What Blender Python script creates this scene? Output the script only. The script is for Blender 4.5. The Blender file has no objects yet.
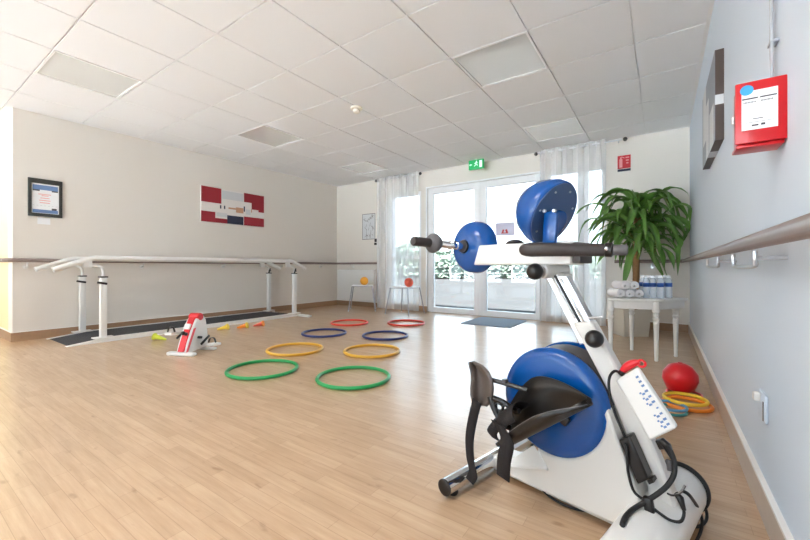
import bpy, bmesh, math, random
from mathutils import Vector, Matrix
random.seed(7)
scn = bpy.context.scene
COL = scn.collection
PI = math.pi
# ---------------------------------------------------------------- dimensions
XL, XR, YB, ZC = -5.455, 0.262, 5.459, 2.397
YR = -3.2          # rear wall (behind the photographer)
YW = 0.855         # near end of the left wall, the passage opens before it
XP = -8.2          # far side of the passage

# ---------------------------------------------------------------- materials
def new_mat(name):
    m = bpy.data.materials.new(name); m.use_nodes = True
    return m, m.node_tree.nodes, m.node_tree.links, m.node_tree.nodes['Principled BSDF']
def srgb(r, g, b):
    f = lambda c: (c/255/12.92) if c/255 <= .04045 else ((c/255+.055)/1.055)**2.4
    return (f(r), f(g), f(b), 1)
def mat(name, col, rough=.5, metal=0, spec=.5, bump=0, bscale=60, vary=0, coat=0, emit=None, estr=0):
    m, N, L, b = new_mat(name)
    b.inputs['Base Color'].default_value = col
    b.inputs['Roughness'].default_value = rough
    b.inputs['Metallic'].default_value = metal
    b.inputs['Specular IOR Level'].default_value = spec
    b.inputs['Coat Weight'].default_value = coat
    if emit:
        b.inputs['Emission Color'].default_value = emit
        b.inputs['Emission Strength'].default_value = estr
    tc = N.new('ShaderNodeTexCoord')
    if bump or vary:
        n = N.new('ShaderNodeTexNoise'); n.inputs['Scale'].default_value = bscale; n.inputs['Detail'].default_value = 4
        L.new(tc.outputs['Object'], n.inputs['Vector'])
        if bump:
            bp = N.new('ShaderNodeBump'); bp.inputs['Strength'].default_value = bump; bp.inputs['Distance'].default_value = .01
            L.new(n.outputs['Fac'], bp.inputs['Height']); L.new(bp.outputs['Normal'], b.inputs['Normal'])
        if vary:
            mx = N.new('ShaderNodeMix'); mx.data_type = 'RGBA'; mx.blend_type = 'MULTIPLY'
            mx.inputs['Factor'].default_value = 1
            rp = N.new('ShaderNodeMapRange'); rp.inputs['To Min'].default_value = 1-vary; rp.inputs['To Max'].default_value = 1
            L.new(n.outputs['Fac'], rp.inputs['Value'])
            cb = N.new('ShaderNodeCombineColor')
            for k in range(3): L.new(rp.outputs['Result'], cb.inputs[k])
            mx.inputs['A'].default_value = col
            L.new(cb.outputs['Color'], mx.inputs['B']); L.new(mx.outputs['Result'], b.inputs['Base Color'])
    return m

def wood_floor():
    m, N, L, b = new_mat('laminate')
    tc = N.new('ShaderNodeTexCoord')
    br = N.new('ShaderNodeTexBrick')
    br.offset = .37; br.squash = 1; br.offset_frequency = 2
    br.inputs['Scale'].default_value = 1
    br.inputs['Brick Width'].default_value = .34; br.inputs['Row Height'].default_value = .048
    br.inputs['Mortar Size'].default_value = .0008; br.inputs['Bias'].default_value = 0
    br.inputs['Color1'].default_value = (0.0, 0.0, 0.0, 1); br.inputs['Color2'].default_value = (1, 1, 1, 1)
    br.inputs['Mortar'].default_value = (.1, .1, .1, 1)
    L.new(tc.outputs['Object'], br.inputs['Vector'])
    mp = N.new('ShaderNodeMapping'); mp.inputs['Scale'].default_value = (1.6, 22, 1)
    L.new(tc.outputs['Object'], mp.inputs['Vector'])
    n1 = N.new('ShaderNodeTexNoise'); n1.inputs['Scale'].default_value = 2.5; n1.inputs['Detail'].default_value = 6; n1.inputs['Roughness'].default_value = .65
    L.new(mp.outputs['Vector'], n1.inputs['Vector'])
    mp2 = N.new('ShaderNodeMapping'); mp2.inputs['Scale'].default_value = (9, 26, 1)
    L.new(tc.outputs['Object'], mp2.inputs['Vector'])
    n2 = N.new('ShaderNodeTexNoise'); n2.inputs['Scale'].default_value = 1.0; n2.inputs['Detail'].default_value = 2
    L.new(mp2.outputs['Vector'], n2.inputs['Vector'])
    r2 = N.new('ShaderNodeMapRange'); r2.inputs['From Min'].default_value = .66; r2.inputs['From Max'].default_value = .76
    L.new(n2.outputs['Fac'], r2.inputs['Value'])
    ad = N.new('ShaderNodeMix'); ad.data_type = 'FLOAT'; ad.inputs['Factor'].default_value = .82
    L.new(br.outputs['Color'], ad.inputs['A']); L.new(n1.outputs['Fac'], ad.inputs['B'])
    cr = N.new('ShaderNodeValToRGB')
    e = cr.color_ramp.elements
    e[0].position = .15; e[0].color = FLOOR_A
    e[1].position = .85; e[1].color = FLOOR_B
    L.new(ad.outputs['Result'], cr.inputs['Fac'])
    kn = N.new('ShaderNodeMix'); kn.data_type = 'RGBA'
    kf = N.new('ShaderNodeMath'); kf.operation = 'MULTIPLY'; kf.inputs[1].default_value = .45
    L.new(r2.outputs['Result'], kf.inputs[0]); L.new(kf.outputs[0], kn.inputs['Factor'])
    L.new(cr.outputs['Color'], kn.inputs['A']); kn.inputs['B'].default_value = FLOOR_K
    sm = N.new('ShaderNodeMix'); sm.data_type = 'RGBA'
    mf = N.new('ShaderNodeMath'); mf.operation = 'MULTIPLY'; mf.inputs[1].default_value = .35
    L.new(br.outputs['Fac'], mf.inputs[0]); L.new(mf.outputs[0], sm.inputs['Factor'])
    L.new(kn.outputs['Result'], sm.inputs['A']); sm.inputs['B'].default_value = FLOOR_K
    L.new(sm.outputs['Result'], b.inputs['Base Color'])
    b.inputs['Roughness'].default_value = .22
    b.inputs['Specular IOR Level'].default_value = 1.0
    b.inputs['Coat Weight'].default_value = .4; b.inputs['Coat Roughness'].default_value = .3
    bp = N.new('ShaderNodeBump'); bp.inputs['Strength'].default_value = .06; bp.inputs['Distance'].default_value = .01
    L.new(n1.outputs['Fac'], bp.inputs['Height']); L.new(bp.outputs['Normal'], b.inputs['Normal'])
    return m
FLOOR_A = srgb(172, 138, 104); FLOOR_B = srgb(214, 182, 148); FLOOR_K = srgb(132, 96, 68)

def glass_mat():
    m, N, L, b = new_mat('window_glass'); N.remove(b)
    out = [n for n in N if n.type == 'OUTPUT_MATERIAL'][0]
    t = N.new('ShaderNodeBsdfTransparent'); t.inputs['Color'].default_value = (.96, .98, .98, 1)
    g = N.new('ShaderNodeBsdfGlossy'); g.inputs['Roughness'].default_value = .02
    fr = N.new('ShaderNodeFresnel'); fr.inputs['IOR'].default_value = 1.45
    mx = N.new('ShaderNodeMixShader')
    L.new(fr.outputs[0], mx.inputs[0]); L.new(t.outputs[0], mx.inputs[1]); L.new(g.outputs[0], mx.inputs[2])
    L.new(mx.outputs[0], out.inputs['Surface'])
    return m
def sheer_mat():
    m, N, L, b = new_mat('sheer_voile'); N.remove(b)
    out = [n for n in N if n.type == 'OUTPUT_MATERIAL'][0]
    t = N.new('ShaderNodeBsdfTransparent'); t.inputs['Color'].default_value = (1, 1, 1, 1)
    d = N.new('ShaderNodeBsdfDiffuse'); d.inputs['Color'].default_value = (.97, .975, .985, 1)
    tr = N.new('ShaderNodeBsdfTranslucent'); tr.inputs['Color'].default_value = (.97, .975, .985, 1)
    mx = N.new('ShaderNodeMixShader'); mx.inputs[0].default_value = .42
    L.new(d.outputs[0], mx.inputs[1]); L.new(tr.outputs[0], mx.inputs[2])
    m2 = N.new('ShaderNodeMixShader')
    lw = N.new('ShaderNodeLayerWeight'); lw.inputs['Blend'].default_value = .35
    mr = N.new('ShaderNodeMapRange'); mr.inputs['To Min'].default_value = .5; mr.inputs['To Max'].default_value = .8
    L.new(lw.outputs['Facing'], mr.inputs['Value']); L.new(mr.outputs['Result'], m2.inputs[0])
    L.new(t.outputs[0], m2.inputs[1]); L.new(mx.outputs[0], m2.inputs[2])
    L.new(m2.outputs[0], out.inputs['Surface'])
    return m
def clear_mat(name, col, mixf=.35):
    m, N, L, b = new_mat(name)
    out = [n for n in N if n.type == 'OUTPUT_MATERIAL'][0]
    b.inputs['Base Color'].default_value = col; b.inputs['Roughness'].default_value = .12
    t = N.new('ShaderNodeBsdfTransparent'); t.inputs['Color'].default_value = (.95, .97, 1, 1)
    mx = N.new('ShaderNodeMixShader'); mx.inputs[0].default_value = mixf
    L.new(t.outputs[0], mx.inputs[1]); L.new(b.outputs[0], mx.inputs[2]); L.new(mx.outputs[0], out.inputs['Surface'])
    return m

M = dict(
    floor=wood_floor(),
    wall=mat('wall_paint', srgb(223, 217, 209), .75, bump=.12, bscale=220),
    wallcream=mat('cream_yellow_wall', srgb(226, 214, 170), .75, bump=.12, bscale=220),  # one even cream yellow for the passage wall
    wallcool=mat('pale_blue_grey_wall', srgb(211, 221, 233), .7, bump=.12, bscale=220),  # one even pale blue grey, bluer than the other walls
    base2=mat('skirting_pale', srgb(196, 180, 166), .35, bump=.03, bscale=30, vary=.15),
    ceil=mat('ceiling_tile', srgb(237, 238, 240), .85, bump=.08, bscale=300),
    grid=mat('ceiling_grid', srgb(236, 236, 236), .5),
    base=mat('skirting_wood', srgb(168, 134, 104), .4, bump=.03, bscale=30, vary=.25),
    basetop=mat('skirting_bead', srgb(236, 232, 226), .35),
    rail=mat('handrail_resin', srgb(134, 118, 112), .33),
    pvc=mat('white_pvc', srgb(240, 241, 243), .3),
    glass=glass_mat(), sheer=sheer_mat(),
    white=mat('white_enamel', srgb(226, 225, 222), .28),
    body=mat('ivory_plastic', srgb(213, 211, 207), .3),
    black=mat('black_plastic', srgb(26, 22, 21), .28),
    shell=mat('glossy_black_shell', srgb(18, 14, 12), .3),
    rubber=mat('black_rubber', srgb(24, 24, 26), .6),
    foam=mat('dark_foam', srgb(54, 47, 45), .5, bump=.05, bscale=200),
    greyp=mat('grey_grip', srgb(92, 90, 92), .45),
    web=mat('black_webbing', srgb(30, 24, 25), .85, bump=.3, bscale=400),
    pad=mat('taupe_pad', srgb(92, 82, 76), .5),
    chrome=mat('chrome', (.82, .83, .85, 1), .09, 1),
    steel=mat('brushed_steel', (.62, .63, .66, 1), .28, 1),
    blue=mat('blue_plastic', srgb(2, 74, 146), .22),
    bluegrey=mat('blue_grey_plate', srgb(54, 82, 124), .4),
    red=mat('red_plastic', srgb(214, 22, 34), .3),
    redbox=mat('red_painted_steel', srgb(196, 22, 30), .28),
    ink=mat('blue_ink', srgb(60, 96, 158), .6),
    dark=mat('dark_grey', srgb(70, 68, 70), .5),
    mat_black=mat('black_mat', srgb(58, 58, 62), .9, bump=.3, bscale=300),
    paper=mat('paper', srgb(236, 238, 240), .7),
    leaf=mat('leaf', srgb(104, 152, 66), .36, vary=.55, bscale=7),
    trunk=mat('cane_bark', srgb(158, 118, 76), .8, bump=.4, bscale=40, vary=.35),
    pot=mat('planter_beige', srgb(206, 198, 184), .6, bump=.1, bscale=90),
    soil=mat('soil', srgb(60, 44, 32), .95, bump=.6, bscale=60),
    towel=mat('white_terry', srgb(240, 240, 243), .95, bump=.5, bscale=420),
    bottle=clear_mat('bottle_plastic', (.86, .92, .97, 1), .4),
    label=mat('bottle_label_blue', srgb(34, 78, 150), .4),
    cap=mat('bottle_cap', srgb(232, 236, 240), .4),
    doormat=mat('blue_grey_matting', srgb(146, 162, 180), .95, bump=.5, bscale=260),
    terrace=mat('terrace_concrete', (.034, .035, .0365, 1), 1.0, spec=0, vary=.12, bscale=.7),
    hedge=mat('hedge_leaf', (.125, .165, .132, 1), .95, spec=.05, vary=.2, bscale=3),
    bounce=mat('pale_bounce', (.78, .82, .86, 1), .9, vary=.1, bscale=2),  # pale so that the added ground throws daylight back indoors
    diff=mat('prismatic_diffuser', srgb(226, 229, 228), .05, spec=.9, coat=1),
)
def colour(name, r, g, b, rough=.4): 
    M[name] = mat(name, srgb(r, g, b), rough)
colour('green_tube', 34, 154, 84, .35); colour('yellow_tube', 222, 170, 60, .35); colour('navy_tube', 44, 56, 116, .35); colour('orange_red_tube', 224, 70, 54, .35)
colour('crimson', 156, 36, 48, .6); colour('canvas_white', 226, 222, 218, .7); colour('navy', 44, 52, 76, .6); colour('tan', 196, 150, 120, .6)
colour('orange', 240, 140, 40, .4); colour('yellow', 240, 205, 60, .4); colour('lime', 206, 214, 60, .4); colour('teal', 60, 150, 160, .4); colour('light_blue', 96, 160, 204, .4)
colour('coral', 232, 98, 72, .45); colour('amber', 240, 166, 48, .45); colour('espresso', 72, 56, 50, .45); colour('picture_grey', 136, 142, 152, .5); colour('frame_black', 52, 54, 52, .4)
colour('green_sign', 16, 150, 84, .4); colour('lavender', 206, 204, 226, .6); colour('sky_blue', 60, 160, 214, .5); M['ink_light'] = mat('ink_light', srgb(104, 134, 182), .6)
M['steel_dark'] = mat('dark_steel', (.33, .33, .35, 1), .3, 1)
colour('conduit_grey', 168, 172, 178, .4)
colour('brass', 190, 160, 90, .3); colour('sign_red', 196, 30, 44, .4); colour('olive', 96, 110, 40, .5)
colour('sketch_grey', 120, 116, 112, .7); colour('bead_pink', 232, 90, 100, .4); colour('light_grey', 206, 208, 210, .5); colour('pink', 228, 150, 150, .5); colour('ivory', 240, 234, 220, .5)
M['exit_lit'] = mat('exit_lit', srgb(16, 150, 84), .4, emit=srgb(20, 190, 100), estr=.10)
M['exit_white'] = mat('exit_white', srgb(220, 250, 232), .4, emit=srgb(190, 255, 220), estr=.2)
M['unseen_lamp_on'] = mat('unseen_lamp_on', (1, 1, 1, 1), .4, emit=(1, .97, .93, 1), estr=4)  # glow of the unseen ceiling panels

# ---------------------------------------------------------------- mesh builder
class MB:
    def __init__(self): self.bm = bmesh.new(); self.mats = []
    def mi(self, m):
        if m is None: return 0
        if m not in self.mats: self.mats.append(m)
        return self.mats.index(m)
    def _v(self, p): return self.bm.verts.new(p)
    def _f(self, vs, k=0):
        try:
            f = self.bm.faces.new(vs); f.material_index = k; return f
        except ValueError: return None
    def box(self, c, s, rot=None, m=None, bev=0, seg=2):
        k = self.mi(m)
        r = bmesh.ops.create_cube(self.bm, size=1)
        vs = r['verts']
        mt = Matrix.Translation(Vector(c)) @ (rot.to_4x4() if rot is not None else Matrix.Identity(4)) @ Matrix.Diagonal((*s, 1))
        bmesh.ops.transform(self.bm, matrix=mt, verts=vs)
        fs = set(f for v in vs for f in v.link_faces)
        for f in fs: f.material_index = k
        if bev:
            es = list(set(e for v in vs for e in v.link_edges))
            rr = bmesh.ops.bevel(self.bm, geom=es, offset=bev, segments=seg, profile=.5, affect='EDGES')
            for f in rr['faces']: f.material_index = k
        return self
    def bx(self, x0, x1, y0, y1, z0, z1, m=None, bev=0):
        return self.box(((x0+x1)/2, (y0+y1)/2, (z0+z1)/2), (abs(x1-x0), abs(y1-y0), abs(z1-z0)), None, m, bev)
    def tube(self, pts, r, seg=12, closed=False, caps=True, m=None, flat=1, up=None):
        """swept tube; r number or list; flat < 1 squashes the section along the local binormal"""
        k = self.mi(m)
        P = [Vector(p) for p in pts]; n = len(P)
        R = r if isinstance(r, (list, tuple)) else [r]*n
        T = []
        for i in range(n):
            a = P[(i-1) % n] if (closed or i > 0) else P[i]
            b = P[(i+1) % n] if (closed or i < n-1) else P[i]
            T.append((b-a).normalized())
        u = Vector(up) if up is not None else (Vector((0, 0, 1)) if abs(T[0].z) < .9 else Vector((1, 0, 0)))
        rings = []
        for i in range(n):
            u = (u - T[i]*u.dot(T[i]))
            if u.length < 1e-6: u = T[i].orthogonal()
            u.normalize(); w = T[i].cross(u)
            rings.append([self._v(P[i] + (u*math.cos(2*PI*j/seg) + w*math.sin(2*PI*j/seg)*flat)*R[i]) for j in range(seg)])
        for i in range(n if closed else n-1):
            A, B = rings[i], rings[(i+1) % n]
            for j in range(seg): self._f([A[j], A[(j+1) % seg], B[(j+1) % seg], B[j]], k)
        if caps and not closed:
            self._f(list(reversed(rings[0])), k); self._f(rings[-1], k)
        return self
    def cyl(self, p0, p1, r0, r1=None, seg=20, m=None):
        return self.tube([p0, p1], [r0, r0 if r1 is None else r1], seg, m=m)
    def lathe(self, prof, origin=(0, 0, 0), axis=(0, 0, 1), seg=32, m=None, close=True):
        k = self.mi(m)
        ax = Vector(axis).normalized(); q = Vector((0, 0, 1)).rotation_difference(ax).to_matrix(); o = Vector(origin)
        rings = []
        for (r, z) in prof:
            if r < 1e-6: rings.append([self._v(o + q @ Vector((0, 0, z)))])
            else: rings.append([self._v(o + q @ Vector((r*math.cos(2*PI*j/seg), r*math.sin(2*PI*j/seg), z))) for j in range(seg)])
        for A, B in zip(rings, rings[1:]):
            for j in range(seg):
                a0, a1 = A[j % len(A)], A[(j+1) % len(A)]; b0, b1 = B[j % len(B)], B[(j+1) % len(B)]
                vs = []
                for v in (a0, a1, b1, b0):
                    if v not in vs: vs.append(v)
                if len(vs) > 2: self._f(vs, k)
        if close:
            if len(rings[0]) > 1: self._f(list(reversed(rings[0])), k)
            if len(rings[-1]) > 1: self._f(rings[-1], k)
        return self
    def sphere(self, c, r, seg=24, m=None, s=(1, 1, 1)):
        k = self.mi(m)
        rr = bmesh.ops.create_uvsphere(self.bm, u_segments=seg, v_segments=max(8, seg//2), radius=r)
        bmesh.ops.transform(self.bm, matrix=Matrix.Translation(Vector(c)) @ Matrix.Diagonal((*s, 1)), verts=rr['verts'])
        for f in set(f for v in rr['verts'] for f in v.link_faces): f.material_index = k
        return self
    def torus(self, c, R, r, seg=48, sec=10, axis=(0, 0, 1), m=None, s=(1, 1, 1)):
        q = Vector((0, 0, 1)).rotation_difference(Vector(axis).normalized()).to_matrix()
        pts = [Vector(c) + q @ Vector((R*math.cos(2*PI*i/seg)*s[0], R*math.sin(2*PI*i/seg)*s[1], 0)) for i in range(seg)]
        return self.tube(pts, r, sec, closed=True, m=m, up=q @ Vector((0, 0, 1)))
    def prism(self, poly, fn, t0, t1, m=None):
        """poly list of 2D points, fn(u,v,t)->3D point"""
        k = self.mi(m)
        A = [self._v(fn(u, v, t0)) for u, v in poly]; B = [self._v(fn(u, v, t1)) for u, v in poly]
        n = len(A)
        self._f(list(reversed(A)), k); self._f(B, k)
        for i in range(n): self._f([A[i], A[(i+1) % n], B[(i+1) % n], B[i]], k)
        return self
    def grid(self, rows, m=None):
        k = self.mi(m)
        V = [[self._v(p) for p in r] for r in rows]
        for A, B in zip(V, V[1:]):
            for j in range(len(A)-1): self._f([A[j], A[j+1], B[j+1], B[j]], k)
        return self
    def build(self, name, m=None, parent=None, smooth=True, ang=38, solid=0, bev=0, loc=None, rot=None):
        bm = self.bm
        bmesh.ops.recalc_face_normals(bm, faces=bm.faces)
        for f in bm.faces: f.smooth = smooth
        me = bpy.data.meshes.new(name); bm.to_mesh(me); bm.free()
        for x in (self.mats or [m]): me.materials.append(M[x])
        if smooth: me.set_sharp_from_angle(angle=math.radians(ang))
        o = bpy.data.objects.new(name, me); COL.objects.link(o)
        if parent is not None: o.parent = parent
        if loc is not None: o.location = loc
        if rot is not None: o.rotation_euler = rot
        if solid:
            md = o.modifiers.new('Solidify', 'SOLIDIFY'); md.thickness = solid; md.offset = 0
        if bev:
            md = o.modifiers.new('Bevel', 'BEVEL'); md.width = bev; md.segments = 2; md.limit_method = 'ANGLE'; md.angle_limit = math.radians(40)
        return o
def tag(o, label=None, cat=None, group=None, kind=None):
    if label: o['label'] = label
    if cat: o['category'] = cat
    if group: o['group'] = group
    if kind: o['kind'] = kind
    return o
def thing(name, label, cat, loc=(0, 0, 0), rz=0, group=None):
    o = bpy.data.objects.new(name, None); COL.objects.link(o)
    o.empty_display_size = .1
    o.location = loc; o.rotation_euler = (0, 0, rz)
    return tag(o, label, cat, group)
def copy_tree(o, parent=None):
    kids = list(o.children)
    c = o.copy(); COL.objects.link(c)
    if parent is not None: c.parent = parent
    for k in kids: copy_tree(k, c)
    return c
def struct(o, label, cat): return tag(o, label, cat, None, 'structure')
def smooth_path(pts, n=8):
    P = [Vector(p) for p in pts]; out = []
    for i in range(len(P)-1):
        p0 = P[max(i-1, 0)]; p1 = P[i]; p2 = P[i+1]; p3 = P[min(i+2, len(P)-1)]
        for j in range(n):
            t = j/n
            out.append(.5*((2*p1) + (p2-p0)*t + (2*p0-5*p1+4*p2-p3)*t*t + (3*p1-p0-3*p2+p3)*t**3))
    out.append(P[-1]); return out

# ---------------------------------------------------------------- camera
PSI = .6043; FPX = 372.9; CZ = .765
cam = bpy.data.cameras.new('camera'); co = bpy.data.objects.new('camera', cam); COL.objects.link(co)
cam.sensor_width = 36; cam.sensor_fit = 'HORIZONTAL'; cam.lens = FPX/810*36
cam.shift_y = -3.2/810; cam.clip_start = .02; cam.clip_end = 200
co.location = (0, 0, CZ); co.rotation_euler = (PI/2, 0, PSI)
scn.camera = co

# ================================================================= SETTING
struct(MB().bx(XP-.2, XR+.2, YR-.2, YB+.22, -.12, 0).build('floor', 'floor'), 'honey coloured wood strip laminate floor', 'floor')
# windows / doors of the back wall: (x0, x1, z0, z1)
OPEN = [(-4.12, -3.43, .10, 2.08), (-3.304, -1.404, 0, 2.10), (-1.335, -.615, .06, 2.09)]
b = MB(); x = XL-.2
for (x0, x1, z0, z1) in OPEN:
    b.bx(x, x0, YB, YB+.22, 0, ZC+.05)
    b.bx(x0, x1, YB, YB+.22, z1, ZC+.05)
    if z0 > 0: b.bx(x0, x1, YB, YB+.22, 0, z0)
    x = x1
b.bx(x, XR+.2, YB, YB+.22, 0, ZC+.05)
struct(b.build('wall_back', 'wall', smooth=False), 'off white back wall with glazed doors', 'wall')
struct(MB().bx(XL-.2, XL, YW, YB, 0, ZC+.05).build('wall_left', 'wall', smooth=False), 'long beige white left wall behind the parallel bars', 'wall')
struct(MB().bx(XP, XL-.2, YW, YW+.2, 0, ZC+.05).build('wall_passage', 'wallcream', smooth=False), 'wall of the side passage at the left edge', 'wall')
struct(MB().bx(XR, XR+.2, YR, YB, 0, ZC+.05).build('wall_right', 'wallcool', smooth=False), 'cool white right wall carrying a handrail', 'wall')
struct(MB().bx(XP-.2, XP, YR, YW+.2, 0, ZC+.05).build('wall_far_left', 'wall', smooth=False), 'wall closing the side passage', 'wall')
b = MB()                                                    # unseen rear wall; broad windows added to let daylight in
REAR = [(-7.6, -5.2), (-4.9, -2.6), (-2.3, 0.0)]
x = XP-.2
for (x0, x1) in REAR:
    b.bx(x, x0, YR-.2, YR, 0, ZC+.05); b.bx(x0, x1, YR-.2, YR, 0, .1); b.bx(x0, x1, YR-.2, YR, 2.3, ZC+.05); x = x1
b.bx(x, XR+.2, YR-.2, YR, 0, ZC+.05)
struct(b.build('wall_rear', 'wall', smooth=False), 'unseen rear wall with broad windows added for daylight', 'wall')
# ceiling: 60 cm tiles dropped a little below the grid
LIGHTS = [(-1.065, 2.9), (-1.065, 4.7), (-4.065, 1.1), (-4.065, 2.9), (-4.065, 4.7)]
UNSEEN_LAMPS = [(-1.065, -1.9), (-1.065, -.1), (-4.065, -1.9), (-6.465, -.7)]  # unseen lit panels added as fill; the last is inferred from the warm passage
gx = [-.165-.6*k for k in range(-1, 14)]; gy = [5.0-.6*k for k in range(-1, 15)]
b = MB()
b.bx(XP-.2, XR+.2, YR-.2, YB+.22, ZC+.012, ZC+.1)
for i in range(len(gx)-1):
    for j in range(len(gy)-1):
        x0, x1 = max(gx[i+1], XP)+.006, min(gx[i], XR)-.006
        y0, y1 = max(gy[j+1], YR)+.006, min(gy[j], YB)-.006
        if x1-x0 < .02 or y1-y0 < .02: continue
        cx, cy = (gx[i]+gx[i+1])/2, (gy[j]+gy[j+1])/2
        if any(abs(cx-a) < .1 and abs(cy-c) < .1 for a, c in LIGHTS+UNSEEN_LAMPS): continue
        b.bx(x0, x1, y0, y1, ZC, ZC+.0135, bev=0)
struct(b.build('ceiling', 'ceil', smooth=False), 'white suspended tile ceiling', 'ceiling')
b = MB()
b.bx(XR-.022, XR, YR, YB, ZC-.004, ZC+.012); b.bx(XL, XR, YB-.02, YB, ZC-.003, ZC+.012); b.bx(XL, XL+.02, YW, YB, ZC-.003, ZC+.012)
struct(b.build('trim_1', 'grid', smooth=False), 'white edge angle around the suspended ceiling', 'trim')
LN = {(-1.065, 2.9): 'glossy square ceiling light panel mirroring the window panes', (-1.065, 4.7): 'square ceiling light panel above the right curtain rod',
      (-4.065, 1.1): 'square ceiling light panel nearest the left edge of the ceiling', (-4.065, 2.9): 'pale square ceiling light panel above the red and white painting',
      (-4.065, 4.7): 'square ceiling light panel above the left curtain rod'}
def ceiling_light(cx, cy, label, lit=False):
    t = thing('ceiling_light', label, 'light', (cx, cy, ZC), 0, 'ceiling light panels')
    f = MB()
    for s in (-1, 1):
        f.bx(s*.294, s*.278, -.294, .294, -.002, .0118); f.bx(-.278, .278, s*.294, s*.278, -.002, .0118)
    f.build('frame', 'grid', t, smooth=False)
    MB().bx(-.2775, .2775, -.2775, .2775, .004, .0118).build('diffuser', 'unseen_lamp_on' if lit else 'diff', t, smooth=False)
    return t
for (cx, cy), lb in LN.items(): ceiling_light(cx, cy, lb)

# skirting
H_B = .098
b = MB()
b.bx(XL, XL+.014, YW-.014, YB, 0, H_B-.008, m='base'); b.bx(XL, XL+.0125, YW-.0125, YB, H_B-.008, H_B, m='basetop')
b.bx(XP, XL, YW-.014, YW, 0, H_B-.008, m='base'); b.bx(XP, XL, YW-.0125, YW, H_B-.008, H_B, m='basetop')
struct(b.build('baseboard_left', smooth=False), 'wooden skirting along the left wall', 'baseboard')
b = MB()
b.bx(XR-.014, XR, YR, YB, 0, H_B, m='base2'); b.bx(XR-.0155, XR, YR, YB, H_B, H_B+.009, m='basetop')
struct(b.build('baseboard_right', smooth=False), 'wooden skirting along the right wall', 'baseboard')
b = MB()
for x0, x1 in ((XL+.014, -3.304), (-1.404, XR-.014)):
    b.bx(x0, x1, YB-.014, YB, 0, H_B-.008, m='base'); b.bx(x0, x1, YB-.0125, YB, H_B-.008, H_B, m='basetop')
struct(b.build('baseboard_back', smooth=False), 'wooden skirting along the back wall', 'baseboard')

# glazed doors and windows
def leaf(name, label, cat, x0, x1, z0, z1, fw=.075, y=YB+.02, dep=.07, bars=(), zb=None, handle=None):
    t = thing(name, label, cat, ((x0+x1)/2, y, z0)); t['kind'] = 'structure'
    w = (x1-x0)/2; h = z1-z0; zb = fw if zb is None else zb
    f = MB()
    f.bx(-w, -w+fw, 0, dep, 0, h); f.bx(w-fw, w, 0, dep, 0, h)
    f.bx(-w+fw, w-fw, 0, dep, 0, zb); f.bx(-w+fw, w-fw, 0, dep, h-fw, h)
    for (bx0, bx1, bz0, bz1) in bars: f.bx(bx0, bx1, 0, dep, bz0, bz1)
    f.build(cat+'_frame', 'pvc', t, smooth=False, bev=.006)
    MB().bx(-w+fw, w-fw, dep*.45, dep*.45+.006, zb, h-fw).build('pane', 'glass', t, smooth=False)
    if handle:
        MB().bx(handle-.012, handle+.012, -.012, 0, .92, 1.06, bev=.003).cyl((handle, -.012, 1.0), (handle, -.045, 1.0), .008, m=None).box((handle-.05, -.045, 1.0), (.11, .016, .02), bev=.004).build('handle', 'pvc', t)
    return t
leaf('door_1', 'left leaf of the white glazed patio doors', 'door', -3.304, -2.356, 0, 2.10, fw=.10, zb=.085)
leaf('door_2', 'right leaf of the white glazed patio doors', 'door', -2.354, -1.404, 0, 2.10, fw=.10, zb=.085)
leaf('window_1', 'narrow window behind the left sheer curtain', 'window', -4.12, -3.43, .10, 2.08, fw=.06, bars=[(-.285, .285, .80, .86)])
leaf('window_2', 'tall window behind the right sheer curtain', 'window', -1.335, -.615, .06, 2.09, fw=.04, bars=[(.03, .16, .04, 1.99)])
for i, (x0, x1) in enumerate(REAR):
    leaf('window_%d' % (i+3), 'broad window added for daylight in the unseen rear wall', 'window', x0, x1, .1, 2.3, fw=.06, y=YR-.12)
b = MB()
b.bx(-3.304, -1.404, YB-.012, YB+.012, 2.10, 2.125); b.bx(-3.33, -3.304, YB-.012, YB+.012, 0, 2.125); b.bx(-1.404, -1.38, YB-.012, YB+.012, 0, 2.125)
struct(b.build('trim_2', 'pvc', smooth=False), 'white casing around the patio doors', 'trim')

# ================================================================= OUTSIDE
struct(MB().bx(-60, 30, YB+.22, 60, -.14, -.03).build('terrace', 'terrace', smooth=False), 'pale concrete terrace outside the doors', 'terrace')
struct(MB().bx(-25, 18, -25, YR-.2, -.14, -.03).build('reflector', 'bounce', smooth=False), 'pale gravel courtyard added behind the unseen rear windows', 'reflector')  # unseen ground added to send daylight up onto the ceiling
hc = Vector((5.4*math.cos(PSI)-25*math.sin(PSI), 5.4*math.sin(PSI)+25*math.cos(PSI), -.03))
t = thing('hedge', 'pale green hedge far outside beyond the terrace', 'hedge', hc, PSI)
b = MB(); k = b.mi('hedge'); rnd = random.Random(11)
for i in range(6500):
    x = rnd.uniform(-8.5, 8.5); h = 1.75+.35*math.sin(x*.9)+.2*math.sin(x*2.3+1); a = rnd.uniform(-.1, PI+.1); rr = rnd.uniform(.78, 1.12)
    p = Vector((x, math.cos(a)*.7*rr, .1+abs(math.sin(a))**.7*(h-.1)*rr))
    z = rnd.uniform(.12, .30); d = Vector((rnd.gauss(0, 1), rnd.gauss(0, 1), rnd.gauss(0, 1))).normalized(); e = d.orthogonal().normalized()
    b._f([b._v(p-d*z), b._v(p+e*z*.5), b._v(p+d*z), b._v(p-e*z*.5)], k)
for i in range(17): b.box((-8+i, 0, .8), (1.0, 1.1, 1.55), bev=.2)
b.build('foliage', 'hedge', t, smooth=False)
for i in range(12): MB().cyl((-7.7+i*1.4, 0, 0), (-7.7+i*1.4, 0, .5), .05).build('stem', 'trunk', t)
X0, Y0 = (-1*math.cos(PSI)-23*math.sin(PSI)), (-1*math.sin(PSI)+23*math.cos(PSI))
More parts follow.
